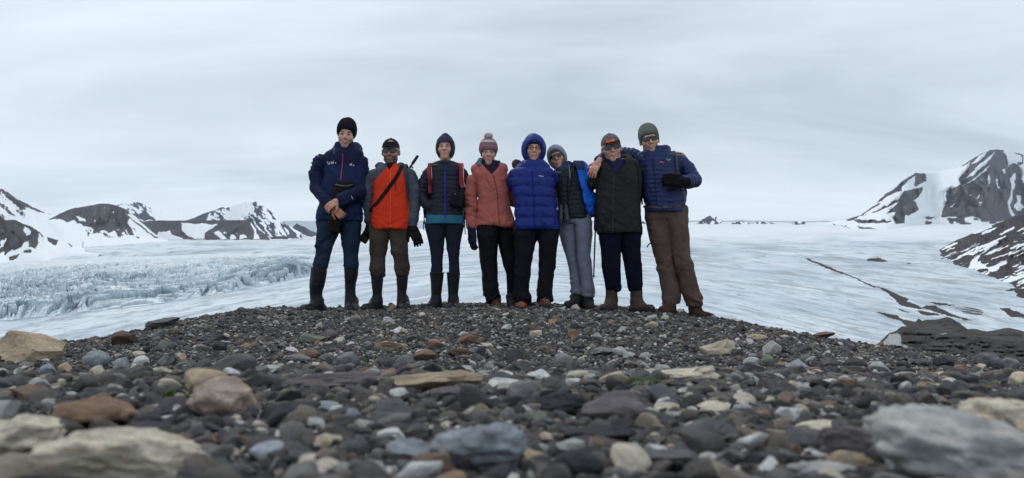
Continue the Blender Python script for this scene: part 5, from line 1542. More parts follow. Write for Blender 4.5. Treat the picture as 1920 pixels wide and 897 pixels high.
def trousers(p, mat, fold=0.007, fr=(10, 10, 24), dd=0.0, name='trousers', h=0.008, ratio=1.0, hip=True):
    d = p.d; leg_dd = p.s.get('leg_dd', (0, 0))
    fl = [loft_px(l, d, dd + q, ratio=ratio, p=2.2) for l, q in zip(p.s['legs'], leg_dd)]
    L, R_ = p.s['legs']
    hip = [(a[0], a[1] + 3, b[2] - 3, .080) for a, b in zip(L[:2], R_[:2])]
    f0 = loft_px(hip, d, dd)
    f = lambda P: smin(smin(fl[0](P), fl[1](P), .012), f0(P), .03)
    xs = np.array([W(q[i], q[0], d) for l in p.s['legs'] for q in l for i in (1, 2)])
    lo = xs.min(0) - .03; hi = xs.max(0) + .03; lo[1] = d - .19; hi[1] = d + .19
    V, F = mesh_sdf(f, lo, hi, h)
    N = vnormals(V, F)
    z0 = xs[:, 2].min(); z1 = xs[:, 2].max()
    t = (V[:, 2] - z0) / (z1 - z0)
    am = fold * (0.55 + 0.8 * sstep(.30, .0, t) + 0.7 * np.exp(-((t - .45) / .10) ** 2) + .5 * sstep(.72, .85, t) + 1.3 * sstep(.13, .0, t))
    sd = p.s['id'] * 57
    mk = 0.50 + 1.1 * sstep(-.25, .4, fbm(V * np.array([5, 5, 7]), 2, sd + 3))
    sh = np.sign(V[:, 0] - np.median(V[:, 0])) * 0.7
    Vs = V.copy(); Vs[:, 2] = V[:, 2] + sh * V[:, 0]
    dv = folds(Vs, N, am * mk * 1.05, (fr[0] * .8, fr[1] * .8, fr[2] * .62), sd) - Vs
    V = V + dv
    V = folds(V, N, am * mk * .35, (20, 20, 30), sd + 9)
    # outer side seam
    o = link(name, mesh_np(name, V, F, True, [mat]), p.root)
    b = bvh_of(V, F); p.bvh.append(b); p.tb = b
    return o
def foot_frame(p, k):
    fx, fy, yaw, ln = p.s['feet'][k]
    g = W(fx, fy, p.d - .05)
    y = math.radians(yaw)
    fwd = np.array([math.sin(y), -math.cos(y), 0]); side = np.array([math.cos(y), math.sin(y), 0])
    return np.array([g[0], p.d, g[2]]), fwd, side, ln
def boot(p, k, mat, shaft=None, sole_mat=None, toe_mat=None, lace=None, name='boot', ankle_h=.15, wid=.047, top_r=.055):
    c, fw, sd, ln = foot_frame(p, k)
    c = c - np.array([0, 0, .014])
    q = ln / .29
    U = np.array([0, 0, 1.])
    heel = c - fw * .045 * q; mid = c + fw * .075 * q; toe = c + fw * .165 * q
    low = [(heel + U * .048, wid * .92), (mid + U * .045, wid * .95), (toe + U * .042, wid)]
    f1 = f_chain(low, k=.02)
    f2 = f_chain([(c + U * .12, wid * 1.05), (c + fw * .03 + U * .085, wid), (mid + U * .050, wid * .88)], k=.02)
    parts = [f1, f2]
    if shaft is not None:
        parts.append(loft_px(shaft, p.d, ratio=1.0, p=2.0))
    else:
        parts.append(f_cap(c + U * .07, c + U * ankle_h - fw * .006, wid * 1.05, top_r, True))
    gz = c[2] + .018
    def f(P):
        v = parts[0](P)
        for g in parts[1:]: v = smin(v, g(P), .025)
        return np.maximum(v, gz - P[:, 2])
    top = c[2] + ankle_h + .02 if shaft is None else W(0, shaft[0][0], p.d)[2] + .02
    lo = c - .26; hi = c + .26; lo[2] = c[2] - .01; hi[2] = top
    sid = p.s['id'] * 7 + k
    def post(V, N):
        amp = .0025 + .0035 * np.exp(-((V[:, 2] - c[2] - .11) / .05) ** 2)
        return folds(V, N, amp, (14, 14, 30), sid)
    if toe_mat is not None:
        o, V, F = solid(name, f, lo, hi, .0075, mat, p.root, post, mats=[mat, toe_mat], midx=lambda M: (M[:, 2] < c[2] + .055 + .02 * ((M - c) @ fw > .1)).astype(int))
    else:
        o, V, F = solid(name, f, lo, hi, .0075, mat, p.root, post)
    b = bvh_of(V, F); p.bvh.append(b)
    # sole
    sol = f_chain([(heel, wid * .98), (mid, wid * .92), (toe, wid * 1.06)], k=.03)
    def fs(P):
        Q = P.copy(); Q[:, 2] = c[2]
        return np.maximum(np.maximum(sol(Q), P[:, 2] - (c[2] + .027)), (c[2] - .004) - P[:, 2])
    def treads(V, N):
        s_ = (V - c) @ fw
        low_ = V[:, 2] < c[2] + .006
        V = V.copy(); V[:, 2] += np.where(low_, .006 * (np.sin(s_ * 260) > 0.3), 0)
        return V
    so, _, _ = solid('sole', fs, lo, hi, .008, sole_mat or SOLE, p.root, treads)
    so.parent = o; so.matrix_parent_inverse = Matrix.Identity(4)
    o.matrix_parent_inverse = Matrix.Translation(-WORIG[p.root.name])
    if lace is not None:
        for i in range(4):
            h_ = .062 + .022 * i; fo = .098 - .030 * i
            a = c + U * h_ + fw * fo
            pts = []
            for t in np.linspace(-1, 1, 7):
                w0 = a + sd * t * .026 * 1.0 + fw * .2
                hit = b.ray_cast(Vector(w0 + U * (.03 - .02 * t * t)), Vector(-fw - U * .15).normalized())
                if hit[0] is not None: pts.append(np.array(hit[0]) + fw * .003)
            if len(pts) > 3:
                l_ = tube('lace', pts, .0032, lace, p.root, 5)
                l_.parent = o; l_.matrix_parent_inverse = Matrix.Identity(4)
    return o
def child_of(o, par):
    o.parent = par
    o.matrix_parent_inverse = Matrix.Identity(4)
    return o
def on_head(p, name, f, mat, ext=.2, h=.006, post=None, **kw):
    H = p.head
    o, V, F = solid(name, H.wrap(f), H.c - ext * H.s, H.c + ext * H.s, h, mat, p.root, post, **kw)
    p.bvh.append(bvh_of(V, F)); p.hat = p.bvh[-1]
    return o
def beanie(p, mat, rim=0.016, low_side=-.045, front=.040, top=.012, puff=(.086, .104, .104), slouch=0.0, name='beanie', cuff=True):
    shell = f_ell((0, .014, .034 + top), puff)
    tip = f_ell((slouch * .3, .03, .09 + top), (.055, .06, .045))
    def edge(P):
        y = P[:, 1]
        return front + (low_side - front) * sstep(-.085, .005, y) + 0.02 * sstep(.06, .10, y)
    def f(P):
        v = smin(shell(P), tip(P), .04)
        e = edge(P)
        if cuff:
            v = v - .006 * sstep(.042, .034, P[:, 2] - e)
        return smax(v, e - P[:, 2], .006)
    def post(V, N):
        L = p.head.l(V)
        an = np.arctan2(L[:, 0], -L[:, 1])
        V = V + N * (.0016 * np.sin(an * 46))[:, None]
        return folds(V, N, .003, (12, 12, 14), p.s['id'] * 3)
    return on_head(p, name, f, mat, .2, .006, post)
def cap_hat(p, mat, brim_mat, front=.036):
    crown = f_ell((0, .010, .040), (.083, .102, .092))
    f = lambda P: smax(crown(P), (front - .020 * sstep(-.02, .08, P[:, 1])) - P[:, 2], .004)
    c = on_head(p, 'cap', f, mat, .2, .0055)
    def fb(P):
        x, y, z = P[:, 0], P[:, 1], P[:, 2]
        pl = np.sqrt((x / .074) ** 2 + ((y + .075) / .070) ** 2) - 1
        zc_ = front + .008 - 2.2 * x * x + .16 * (y + .09)
        return np.maximum(np.maximum(pl * .07, np.abs(z - zc_) - .0045), y + .055)
    b = on_head(p, 'brim', fb, brim_mat, .2, .0045)
    child_of(b, c); c.matrix_parent_inverse = Matrix.Translation(-WORIG[p.root.name])
    btn = on_head(p, 'button', f_ell((0, .010, .133), (.009, .009, .005)), mat, .2, .004)
    child_of(btn, c)
    return c
def shades(p, wrap=0.0, w=.030, hgt=.020, round_=False, thick=.0045, gap=.032, z0=.004, rimless=False, tint=None):
    def lens(sx):
        def f(P):
            x = P[:, 0] - sx * gap; z = P[:, 2] - z0; y = P[:, 1] + .104 - 5.0 * (0.6 + wrap) * (np.abs(P[:, 0]) ** 2)
            if round_: q = (np.sqrt((x / w) ** 2 + (z / hgt) ** 2) - 1) * hgt
            else:
                e = .010; a = np.abs(x) - (w - e); b = np.abs(z + .12 * (np.abs(x)) * 0) - (hgt - e)
                q = np.hypot(np.maximum(a, 0), np.maximum(b, 0)) + np.minimum(np.maximum(a, b), 0) - e
            return np.maximum(q, np.abs(y) - thick)
        return f
    g = [lens(-1), lens(1)]
    lo = on_head(p, 'sunglasses', lambda P: np.minimum(g[0](P), g[1](P)), tint or LENS, .14, .0035)
    arm = [f_chain([((sx * (gap + w - .002), -.095 + 3.2 * (gap + w) ** 2, z0 + .010), .0042), ((sx * .078, -.040, .008), .0042), ((sx * .082, .012, .006), .004)], k=0) for sx in (-1, 1)]
    br = f_cap((-.012, -.106, z0 + .007), (.012, -.106, z0 + .007), .0045)
    top = f_chain([((-gap - w + .004, -.088, z0 + hgt - .003), .0035), ((-.02, -.105, z0 + hgt - .001), .0035), ((.02, -.105, z0 + hgt - .001), .0035), ((gap + w - .004, -.088, z0 + hgt - .003), .0035)], k=0)
    def ff(P):
        return np.minimum(np.minimum(arm[0](P), arm[1](P)), np.minimum(br(P), top(P)))
    fr = on_head(p, 'frame', ff, FRAME, .14, .0035)
    child_of(fr, lo); lo.matrix_parent_inverse = Matrix.Translation(-WORIG[p.root.name])
    return lo
def hood(p, mat, r=(.100, .118, .140), c=(0, .018, .004), th=.018, open_=(.064, .090), oc=(0, -.012), pt=0.0, drop=True, post=None, name='hood', brim=0.0, h=.0065):
    outer = f_ell(c, r); inner = f_ell(c, tuple(q - th for q in r))
    bib = f_ell((0, .012, -.158), (r[0] * 1.0, .098, .040)); bibin = f_ell((0, .01, -.135), (r[0] * .72, .078, .085))
    tipf = f_ell((0, .02, c[2] + r[2] - .010), (.022, .05, .012 + pt))
    def f(P):
        v = outer(P)
        if pt: v = smin(v, tipf(P), .03)
        if drop: v = smin(v, bib(P), .035)
        v = smax(v, -inner(P), .010)
        if drop: v = smax(v, -bibin(P), .010)
        o = (np.sqrt(((P[:, 0] - oc[0]) / open_[0]) ** 2 + ((P[:, 2] - oc[1]) / open_[1]) ** 2) - 1) * open_[0]
        o = np.maximum(o, P[:, 1] - .02)
        return smax(v, -o, .012)
    pst = post or (lambda V, N: folds(V, N, .004, (12, 12, 14), p.s['id'] * 5))
    return on_head(p, name, f, mat, .27, h, pst)
def neckwear(p, mat, px, name='scarf', hd=.075, dd=-.03, amp=.007):
    f = loft_px(px, p.d, dd, hd=hd, p=2.1)
    lo, hi = bounds_px(p.d, min(q[1] for q in px) - 6, max(q[2] for q in px) + 6, px[0][0] - 5, px[-1][0] + 5, .2, .2)
    o, V, F = solid(name, f, lo, hi, .006, mat, p.root, lambda V, N: folds(V, N, amp, (14, 14, 34), p.s['id'] * 11))
    p.bvh.append(bvh_of(V, F))
    return o
def glove(p, wrist, dirv, nrm, mat, curl=.4, side=1, sc=1.08, spread=.06, name='glove'):
    f, c = hand_field(wrist, dirv, nrm, curl, spread, side, sc, 1.2)
    y = np.asarray(dirv, float); y /= np.linalg.norm(y)
    cf = f_cap(np.asarray(wrist) - y * .045, np.asarray(wrist) + y * .012, .044, .040)
    o, V, F = solid(name, lambda P: smin(f(P), cf(P), .012), c - .17, c + .17, .0055, mat, p.root, lambda V, N: folds(V, N, .002, (30, 30, 30), 4))
    p.bvh.append(bvh_of(V, F))
    return o
def zip_(p, pts, mat, w=1.3, par=None, name='zip', off=.001):
    o = strip(name, p.bvh, pts, w, mat, p.root, p.d, 18, off, .003)
    if par is not None: child_of(o, par); par.matrix_parent_inverse = Matrix.Translation(-WORIG[p.root.name])
    return o
def deco(p, par, kind, pts, mat, w=1.0, name='print', n=6):
    o = strip(name, p.bvh, pts, w, mat, p.root, p.d, n, .002, .002) if kind == 'l' else patch(name, p.bvh, pts, mat, p.root, p.d, .0055)
    if par is not None: child_of(o, par)
    return o
def backpack(p, label, mat, x0, x1, y0, y1, strap_mat, straps=(), hipbelt=None, depth=.10, w=6.5, trim=None):
    d = p.d; dd = .125 + depth
    c = W((x0 + x1) / 2, (y0 + y1) / 2, d + dd)
    root = empty('backpack', Vector(W((x0 + x1) / 2, y1, d + dd)), label=label, category='backpack', group='backpacks worn by the people')
    sec = [(y0, x0 + 8, x1 - 8, depth * .6), (y0 + 10, x0 + 2, x1 - 2, depth * .9), ((y0 + y1) / 2, x0, x1, depth), (y1 - 12, x0, x1, depth), (y1, x0 + 5, x1 - 5, depth * .75)]
    f = loft_px(sec, d, dd, p=3)
    lo, hi = bounds_px(d + dd, x0 - 5, x1 + 5, y0 - 5, y1 + 5, .2, .25)
    o, V, F = solid('pack_body', f, lo, hi, .012, mat, root, lambda V, N: folds(V, N, .008, (9, 9, 12), 77))
    for st in straps:
        q = dens(st, 16)
        R_ = [on_surface(p.bvh, x, y, d, .007) for x, y in q]
        P = list(smo([r[0] for r in R_], 3)); N = list(smo([r[1] for r in R_], 6))
        top = P[0]; bk = np.array([top[0], d + .16, top[2] + .012])
        over = [bk, np.array([top[0], d + .05, top[2] + .030])]
        bt = np.array([P[-1][0], d + .15, P[-1][2] - .02])
        ribbon('shoulder_strap', over + P, [np.array([0, .5, 1.]), np.array([0, -.2, 1.])] + N, S(w, d), .010, strap_mat, root)
        if trim is not None:
            ribbon('piping', np.array(P) + np.array([S(w * .45, d), -.011, 0]), N, S(1.4, d), .003, trim, root)
    if hipbelt is not None:
        q = dens(hipbelt, 22)
        R_ = [on_surface(p.bvh, x, y, d, .002) for x, y in q]
        ribbon('hip_belt', [r[0] for r in R_], [r[1] for r in R_], S(5.0, d), .006, strap_mat, root)
        mid = R_[len(R_) // 2]
        b = f_box(mid[0] + mid[1] * .010, (.028, .008, .016), .004)
        solid('buckle', b, mid[0] - .05, mid[0] + .05, .004, m_plain('buckle_plastic', (.03, .03, .033), .35), root)
    return root
def dangling(root, pts3, mat, w=.014):
    P = dens(np.array(pts3), 10)
    N = np.tile(np.array([0., -1, .05]), (len(P), 1))
    return ribbon('dangling_strap', P, N, w, .003, mat, root)
# ------------------------------------------------------------------ the eight people
def wpx(p, px, py, dd=0.0):
    return W(px, py, p.d + dd)
SK = (0.53, 0.305, 0.23); SKD = (0.36, 0.20, 0.145)
def vneck(p, ax, ay, k, depth=.035):
    """open collar: a wedge taken out of the front of the garment above the point (ax, ay)"""
    a = W(ax, ay, p.d)
    return lambda P: -np.maximum(np.maximum(np.abs(P[:, 0] - a[0]) - (P[:, 2] - a[2]) * k, (P[:, 1] - (p.d - depth)) * .8), a[2] - P[:, 2])
def person1():
    p = start_person(PEOPLE[0], 'tallest man, black beanie, navy rain jacket, hands clasped, at the left end')
    navy = m_cloth('navy_shell', (0.011, 0.0155, 0.046), 0.55, 900, .25, .3)
    navy2 = m_cloth('navy_panel', (0.015, 0.024, 0.075), 0.55, 900, .25, .3)
    jeans = m_cloth('blue_trousers', (0.016, 0.028, 0.052), 0.8, 700, .35, .3)
    wl_ = wpx(p, 626, 388, -.205); wr = wpx(p, 633, 377, -.25)
    hl = hand_field(wl_, (.55, -.25, -.62), (-.2, -1, .1), .75, .04, 1, .98)
    hr = hand_field(wr, (-.80, -.12, -.55), (-.25, -1, .25), .55, .05, -1, .98)
    body(p, SK, 1.0, True, 0.45, False, [hl, hr], ear=False)
    col = f_ell(wpx(p, 668, 281, .06), (S(11, p.d), .085, S(13, p.d))); col2 = f_ell(wpx(p, 636, 284, .05), (S(13, p.d), .09, S(11, p.d)))
    z0 = wpx(p, 0, 312)[2]
    j = jacket(p, navy, None, .0075, [(col, .03), (col2, .03)], mats=[navy, navy2], midx=lambda M, arm: ((~arm) & (M[:, 2] < z0) & (M[:, 1] < p.d)).astype(int))
    t = trousers(p, jeans, .010, (9, 9, 18))
    b1 = boot(p, 0, RUBBER, [(501, 583.5, 613.5), (515, 582.5, 612), (534, 580.5, 608.5), (548, 581, 604.5), (560, 582, 603.5), (575, 582, 605)], toe_mat=RUBBER_GLOSS, name='rubber_boot', wid=.052)
    b2 = boot(p, 1, RUBBER, [(497, 645, 672), (515, 646, 671), (534, 647, 667), (550, 647.5, 666.5), (565, 647, 667.5), (575, 647, 669)], toe_mat=RUBBER_GLOSS, name='rubber_boot', wid=.053)
    beanie(p, m_knit('black_knit', [(0.012, 0.011, 0.016), (0.02, 0.018, 0.026)]), front=.052, low_side=-.075, puff=(.090, .108, .110), top=.020)
    zm = m_cloth('red_zip', (0.42, 0.06, 0.10), .6)
    zip_(p, [(642, 288), (642.5, 300), (641, 318), (638.5, 338)], zm, 1.4, j)
    for q in ([(614.5, 303.5), (615.5, 308), (618, 308.5), (619, 304)], [(621.5, 308.5), (622, 302.5), (625, 308.5), (625.8, 302)]):
        deco(p, j, 'l', q, WHITE, .9, 'chest_print', 9)
    deco(p, j, 'p', [(629, 304.5), (630.6, 305.5), (630, 307), (628.6, 306.4)], WHITE, name='chest_print')
    deco(p, j, 'p', [(656, 307), (660, 306.6), (660.3, 311.2), (654.8, 310.8)], m_cloth('grey_print', (.4, .4, .45)), name='chest_print')
    deco(p, j, 'p', [(662, 309.5), (664, 309.8), (663.6, 311.8), (662, 311.4)], WHITE, name='chest_print')
    deco(p, j, 'l', [(658.5, 367.5), (661.5, 374)], WHITE, .9, 'sleeve_print')
    deco(p, j, 'l', [(627, 277), (626.5, 289)], m_cloth('hood_cord', (.09, .11, .17)), 1.6, 'drawcord')
    # black bag carried low in front
    P = [(342, 628, 662, .05), (352, 627, 662, .06), (372, 624, 656, .06), (395, 620, 646, .055), (420, 617, 640, .05), (437, 619, 638, .04)]
    root = empty('shoulder_bag', Vector(wpx(p, 630, 437, -.16)), label='black bag hanging in front of the tallest man behind his hands', category='bag')
    bm = m_cloth('black_bag', (0.011, 0.010, 0.010), .6)
    o, V, F = solid('bag_body', loft_px(P, p.d, -.115, p=3), *bounds_px(p.d, 612, 668, 336, 442, .3, .1), .008, bm, root, lambda V, N: folds(V, N, .005, (12, 12, 16), 9))
    bb = bvh_of(V, F)
    strip('bag_rim', [bb], [(629, 346), (640, 348.5), (652, 349), (661, 346)], 2.2, m_cloth('grey_rim', (.10, .11, .12)), root, p.d, 12, .002, .004)
def person2():
    p = start_person(PEOPLE[1], 'bearded man in black cap and sunglasses, orange and grey jacket, rifle slung behind')
    grey = m_cloth('grey_softshell', (0.062, 0.072, 0.098), .7); org = m_cloth('orange_shell', (0.58, 0.042, 0.014), .6, 900, .25, .12)
    brown = m_cloth('brown_canvas', (0.056, 0.043, 0.037), .85, 500, .4, .3)
    body(p, SKD, 0, False, .95, False, eyes=False)
    d = p.d
    c1 = f_ell(wpx(p, 714, 313, .045), (S(9, d), .075, S(8, d))); c2 = f_ell(wpx(p, 752, 313, .045), (S(8, d), .075, S(8, d)))
    def mi(M, arm):
        px, py = PXL(M)
        front = M[:, 1] < d + .01
        lim = np.interp(py, [305, 315, 322, 337, 345, 429], [729, 726, 718, 704, 697, 696]); limr = np.interp(py, [305, 315, 322, 332, 345, 429], [741, 750, 757, 764, 767, 768])
        return (front & (px > lim) & (px < limr) & (~arm | ((px > 704) & (px < 760)))).astype(int)
    j = jacket(p, grey, None, .007, [(c1, .02), (c2, .02)], mats=[grey, org], midx=mi, cut=vneck(p, 733, 323, .55))
    trousers(p, brown, .011, (8, 8, 22))
    boot(p, 0, RUBBER, [(510, 695, 719), (520, 696, 718.5), (534, 697, 717.7), (551, 699, 716), (562, 699, 716), (574, 698, 716)], toe_mat=RUBBER_GLOSS, name='rubber_boot', wid=.049)
    boot(p, 1, RUBBER, [(510, 742, 766), (520, 743, 765), (534, 744, 764), (551, 745, 762), (562, 745, 762.5), (574, 744.5, 764)], toe_mat=RUBBER_GLOSS, name='rubber_boot', wid=.049)
    dk = m_cloth('black_cap', (0.014, 0.014, 0.02), .7)
    c = cap_hat(p, dk, dk, .040)
    em = m_cloth('gold_emblem', (0.33, 0.32, 0.28), .5)
    deco(p, c, 'p', [(727.5, 266.6), (730, 264.6), (732.5, 264.0), (735, 264.6), (737.6, 266.8), (735, 266.2), (732.5, 265.9), (730, 266.2)], em, name='emblem')
    shades(p, .3, .030, .019)
    zip_(p, [(732, 318), (732, 345), (732, 375), (731.5, 405), (731.5, 426)], m_cloth('orange_zip', (.80, .10, .04)), 1.3, j)
    zip_(p, [(741.5, 342), (742, 358)], m_cloth('dark_zip', (.05, .02, .02)), 1.0, j, 'pocket_zip')
    neckwear(p, m_cloth('black_neck_gaiter', (.012, .011, .012)), [(308, 723, 744), (314, 722, 745), (325, 724, 743)], 'neck_gaiter', .062, -.022, .004)
    glm = m_cloth('black_glove', (0.012, 0.012, 0.015), .6)
    glove(p, wpx(p, 773.5, 429, -.02), (.42, -.1, -.85), (.35, -1, .2), glm, .42, 1, 1.1, .06)
    glove(p, wpx(p, 696, 421, .07), (-.25, .05, -.9), (0, -1, 0), glm, .8, -1, 1.0)
    # rifle slung across the back
    a = wpx(p, 782, 294.5, .20); b = wpx(p, 684, 441, .20)
    u = (b - a) / np.linalg.norm(b - a); L = np.linalg.norm(b - a)
    root = empty('rifle', Vector(b), label='black rifle slung diagonally behind the man in orange, muzzle above his shoulder', category='rifle')
    steel = m_plain('blued_steel', (.02, .021, .024), .35, .6); stock = m_plain('black_stock', (.014, .013, .013), .5)
    tube('barrel', [a + u * t for t in np.linspace(0, L * .62, 12)], np.linspace(.0105, .0125, 12), steel, root, 10)
    solid('muzzle', f_cap(a - u * .005, a + u * .075, .0155), a - .1, a + .15, .005, steel, root)
    nrm = np.array([-u[2], 0, u[0]]); nrm = nrm if nrm[2] > 0 else -nrm
    solid('front_sight', f_chain([(a + u * .11, .009), (a + u * .115 - nrm * .03, .008)]), a - .06, a + np.array([.1, .06, .06]) - np.array([0, 0, .0]), .004, steel, root) if False else solid('front_sight', f_cap(a + u * .11, a + u * .118 - nrm * .026, .0075), a + u * .11 - .06, a + u * .11 + .06, .004, steel, root)
    Rr = np.stack([u, np.array([0, 1., 0]), np.cross(u, np.array([0, 1., 0]))], 1)
    fst = union([f_box(a + u * L * .62, (L * .22, .020, .020), .012, Rr), f_box(b - u * .05 - nrm * .014, (.125, .021, .046), .012, Rr), f_cap(a + u * L * .78, b - u * .14 - nrm * .01, .024, .03)], .03)
    solid('stock', fst, np.minimum(a, b) - .12, np.maximum(a, b) + .12, .008, stock, root)
    solid('receiver', f_box(a + u * L * .66 + nrm * .02, (.10, .018, .014), .008, Rr), a + u * L * .66 - .14, a + u * L * .66 + .14, .006, steel, root)
    strip('sling', p.bvh, [(753, 312), (748, 324), (738, 340), (722, 362), (708, 380), (694, 397)], 7.0, BLACK, root, d, 22, .003, .004)
    backpack(p, 'grey pack on the man in orange, strap over his right shoulder side', m_cloth('grey_pack', (.03, .034, .045)), 712, 756, 322, 400, m_cloth('blue_grey_strap', (.045, .055, .085)), [[(758, 314), (761, 326), (763, 345), (766, 372)]], w=6)
def person3():
    p = start_person(PEOPLE[2], 'woman in dark quilted jacket with hood up, red pack straps and rubber boots')
    d = p.d
    puff = m_cloth('dark_quilted_nylon', (0.014, 0.017, 0.029), .45, 900, .15, .25); leg = m_cloth('dark_leggings', (0.014, 0.019, 0.030), .75)
    body(p, SK, .4, False, 0, True, blush=.35, ear=False, brows=(.09, .06, .04))
    # teal base layer under the jacket hem
    sec = [(398, 801, 868, .10), (410, 798.5, 869.5, .118), (421, 797, 870, .122)]
    o, V, F = solid('base_layer', loft_px(sec, d, 0, p=2.4), *bounds_px(d, 790, 876, 392, 426, .2, .2), .007, m_cloth('teal_shirt', (.03, .125, .19), .8), p.root, lambda V, N: folds(V, N, .003, (8, 8, 30), 3))
    p.bvh.append(bvh_of(V, F))
    j = jacket(p, puff, (.042, .0085), 0, [])
    trousers(p, leg, .0035, (14, 14, 30), ratio=1.05)
    boot(p, 0, RUBBER, [(511, 805.7, 832.5), (522, 807, 831), (544, 808.5, 828.5), (561, 809.5, 827), (574, 809, 828)], toe_mat=RUBBER_GLOSS, name='rubber_boot', wid=.046)
    boot(p, 1, RUBBER, [(511, 837.6, 863), (522, 838.5, 862), (544, 840, 859.5), (561, 841, 858), (574, 840, 859)], toe_mat=RUBBER_GLOSS, name='rubber_boot', wid=.046)
    on_head(p, 'headband', lambda P: np.maximum(f_ell((0, .012, .036), (.083, .102, .100))(P), np.maximum(.040 - P[:, 2], P[:, 2] - .125)), m_knit('patterned_headband', [(.035, .03, .07), (.08, .06, .12)]), .2, .006)
    hm = m_cloth('slate_hood', (0.024, 0.031, 0.046), .6)
    hood(p, hm, (.098, .115, .138), (0, .018, .006), .017, (.064, .094), (0, -.004), .008)
    blue = m_cloth('blue_zip', (.035, .035, .25), .6)
    zip_(p, [(834.5, 312), (834.5, 340), (834.7, 370), (834.7, 408)], blue, 2.6, j)
    zip_(p, [(812, 372), (811.5, 388)], m_cloth('blue_pocket', (.03, .03, .14)), 1.2, j, 'pocket_zip')
    red = m_cloth('red_strap', (.30, .045, .06), .7); mar = m_cloth('maroon_pack', (.13, .022, .045), .7)
    r = backpack(p, 'maroon backpack of the hooded woman in black, red shoulder straps', mar, 796, 874, 318, 417, red, [[(806, 311), (805, 325), (806, 345), (808, 362)], [(862, 311), (865, 325), (866, 340), (869, 352)]], w=9, trim=m_cloth('pale_piping', (.55, .45, .47)))
    for x, y0, y1 in ((796, 398, 422), (794.5, 415, 432), (872, 395, 440)):
        dangling(r, [W(x, y0, d + .12), W(x - .8, (y0 + y1) / 2, d + .12), W(x + .5, y1, d + .12)], BLACK, .010)
    # belly pouch
    root = empty('hip_pouch', Vector(wpx(p, 858, 392, -.12)), label='black pouch at the waist of the hooded woman in black', category='pouch')
    o, V, F = solid('pouch_body', f_box(wpx(p, 858, 375, -.135), (S(12.5, d), .040, S(14, d)), .025, RM(0, 0, 12)), *bounds_px(d, 838, 878, 354, 398, .3, .1), .007, m_cloth('black_pouch', (.009, .009, .011), .55), root, lambda V, N: folds(V, N, .004, (12, 12, 14), 21))
    bb = bvh_of(V, F)
    strip('flap_seam', [bb], [(847, 364), (857, 366.5), (869, 370)], 1.1, m_cloth('pouch_seam', (.03, .03, .034)), root, d)
    pp, nn = on_surface([bb], 853.5, 364.5, d, .002)
    solid('snap', f_ell(pp, (.009, .006, .009)), pp - .02, pp + .02, .004, m_plain('snap_metal', (.12, .11, .11), .4, .3), root)
def person4():
    p = start_person(PEOPLE[3], 'woman in coral jacket and pink bobble hat with dark gloves')
    d = p.d
    coral = m_cloth('coral_shell', (0.37, 0.112, 0.095), .65, 900, .25, .16); blk = m_cloth('black_shell_trousers', (.0085, .009, .012), .55, 800, .3, .3)
    body(p, SK, .5, False, 0, True, blush=.4, ear=False, brows=(.08, .05, .035))
    c1 = f_ell(wpx(p, 893, 317, .02), (S(10, d), .09, S(9, d))); c2 = f_ell(wpx(p, 940, 317, .02), (S(10, d), .09, S(11, d)))
    j = jacket(p, coral, None, .008, [(c1, .02), (c2, .02)], cut=vneck(p, 922, 331, .85))
    trousers(p, blk, .012, (9, 9, 16))
    bt = m_cloth('brown_boot', (.055, .036, .030), .7, 400, .4); lc = m_cloth('boot_lace', (.12, .09, .07))
    boot(p, 0, bt, None, lace=lc, wid=.045); boot(p, 1, m_cloth('dark_boot', (.02, .02, .024), .7), None, wid=.045)
    b = beanie(p, m_knit('pink_knit', [(.16, .075, .10), (.34, .19, .22)]), front=.026, low_side=-.060, puff=(.094, .110, .104), top=.010)
    # pale crown band and bobble
    t = on_head(p, 'crown_band', lambda P: np.maximum(f_ell((0, .014, .046), (.0955, .1115, .1065))(P), np.maximum(.100 - P[:, 2], P[:, 2] - .128) + .0), m_knit('cream_knit', [(.40, .36, .35), (.58, .52, .50)]), .2, .0055)
    child_of(t, b); b.matrix_parent_inverse = Matrix.Translation(-WORIG[p.root.name])
    bob = on_head(p, 'bobble', f_ell((0, .012, .168), (.042, .042, .034)), m_knit('cream_fluff', [(.40, .33, .33), (.52, .44, .43)]), .23, .005, lambda V, N: V + N * (.007 * fbm(V * 110, 2, 3))[:, None])
    child_of(bob, b)
    neckwear(p, m_knit('dark_scarf', [(.018, .018, .03), (.04, .04, .06)]), [(302, 895, 937), (307, 891, 939), (314, 892, 938), (321, 899, 940), (332, 905, 936)], 'scarf', .080, .004, .008)
    neckwear(p, m_knit('pale_scarf', [(.12, .14, .18), (.22, .25, .29)]), [(297, 898, 906), (304, 894, 904), (312, 893, 905)], 'scarf_fold', .045, -.045, .006)
    dz = m_cloth('coral_flap', (.20, .040, .038), .6)
    zip_(p, [(924, 326), (928, 340), (932, 362), (934, 385), (936.5, 422)], dz, 1.4, j)
    zip_(p, [(911, 333), (918, 345), (926, 356)], dz, .8, j, 'chest_seam'); zip_(p, [(937, 337), (946, 339), (953, 340)], dz, .7, j, 'pocket_zip')
    glove(p, wpx(p, 885, 436, -.03), (.06, -.15, -1), (-.75, -.75, .05), m_cloth('navy_glove', (.012, .015, .032), .6), .30, 1, 1.02)
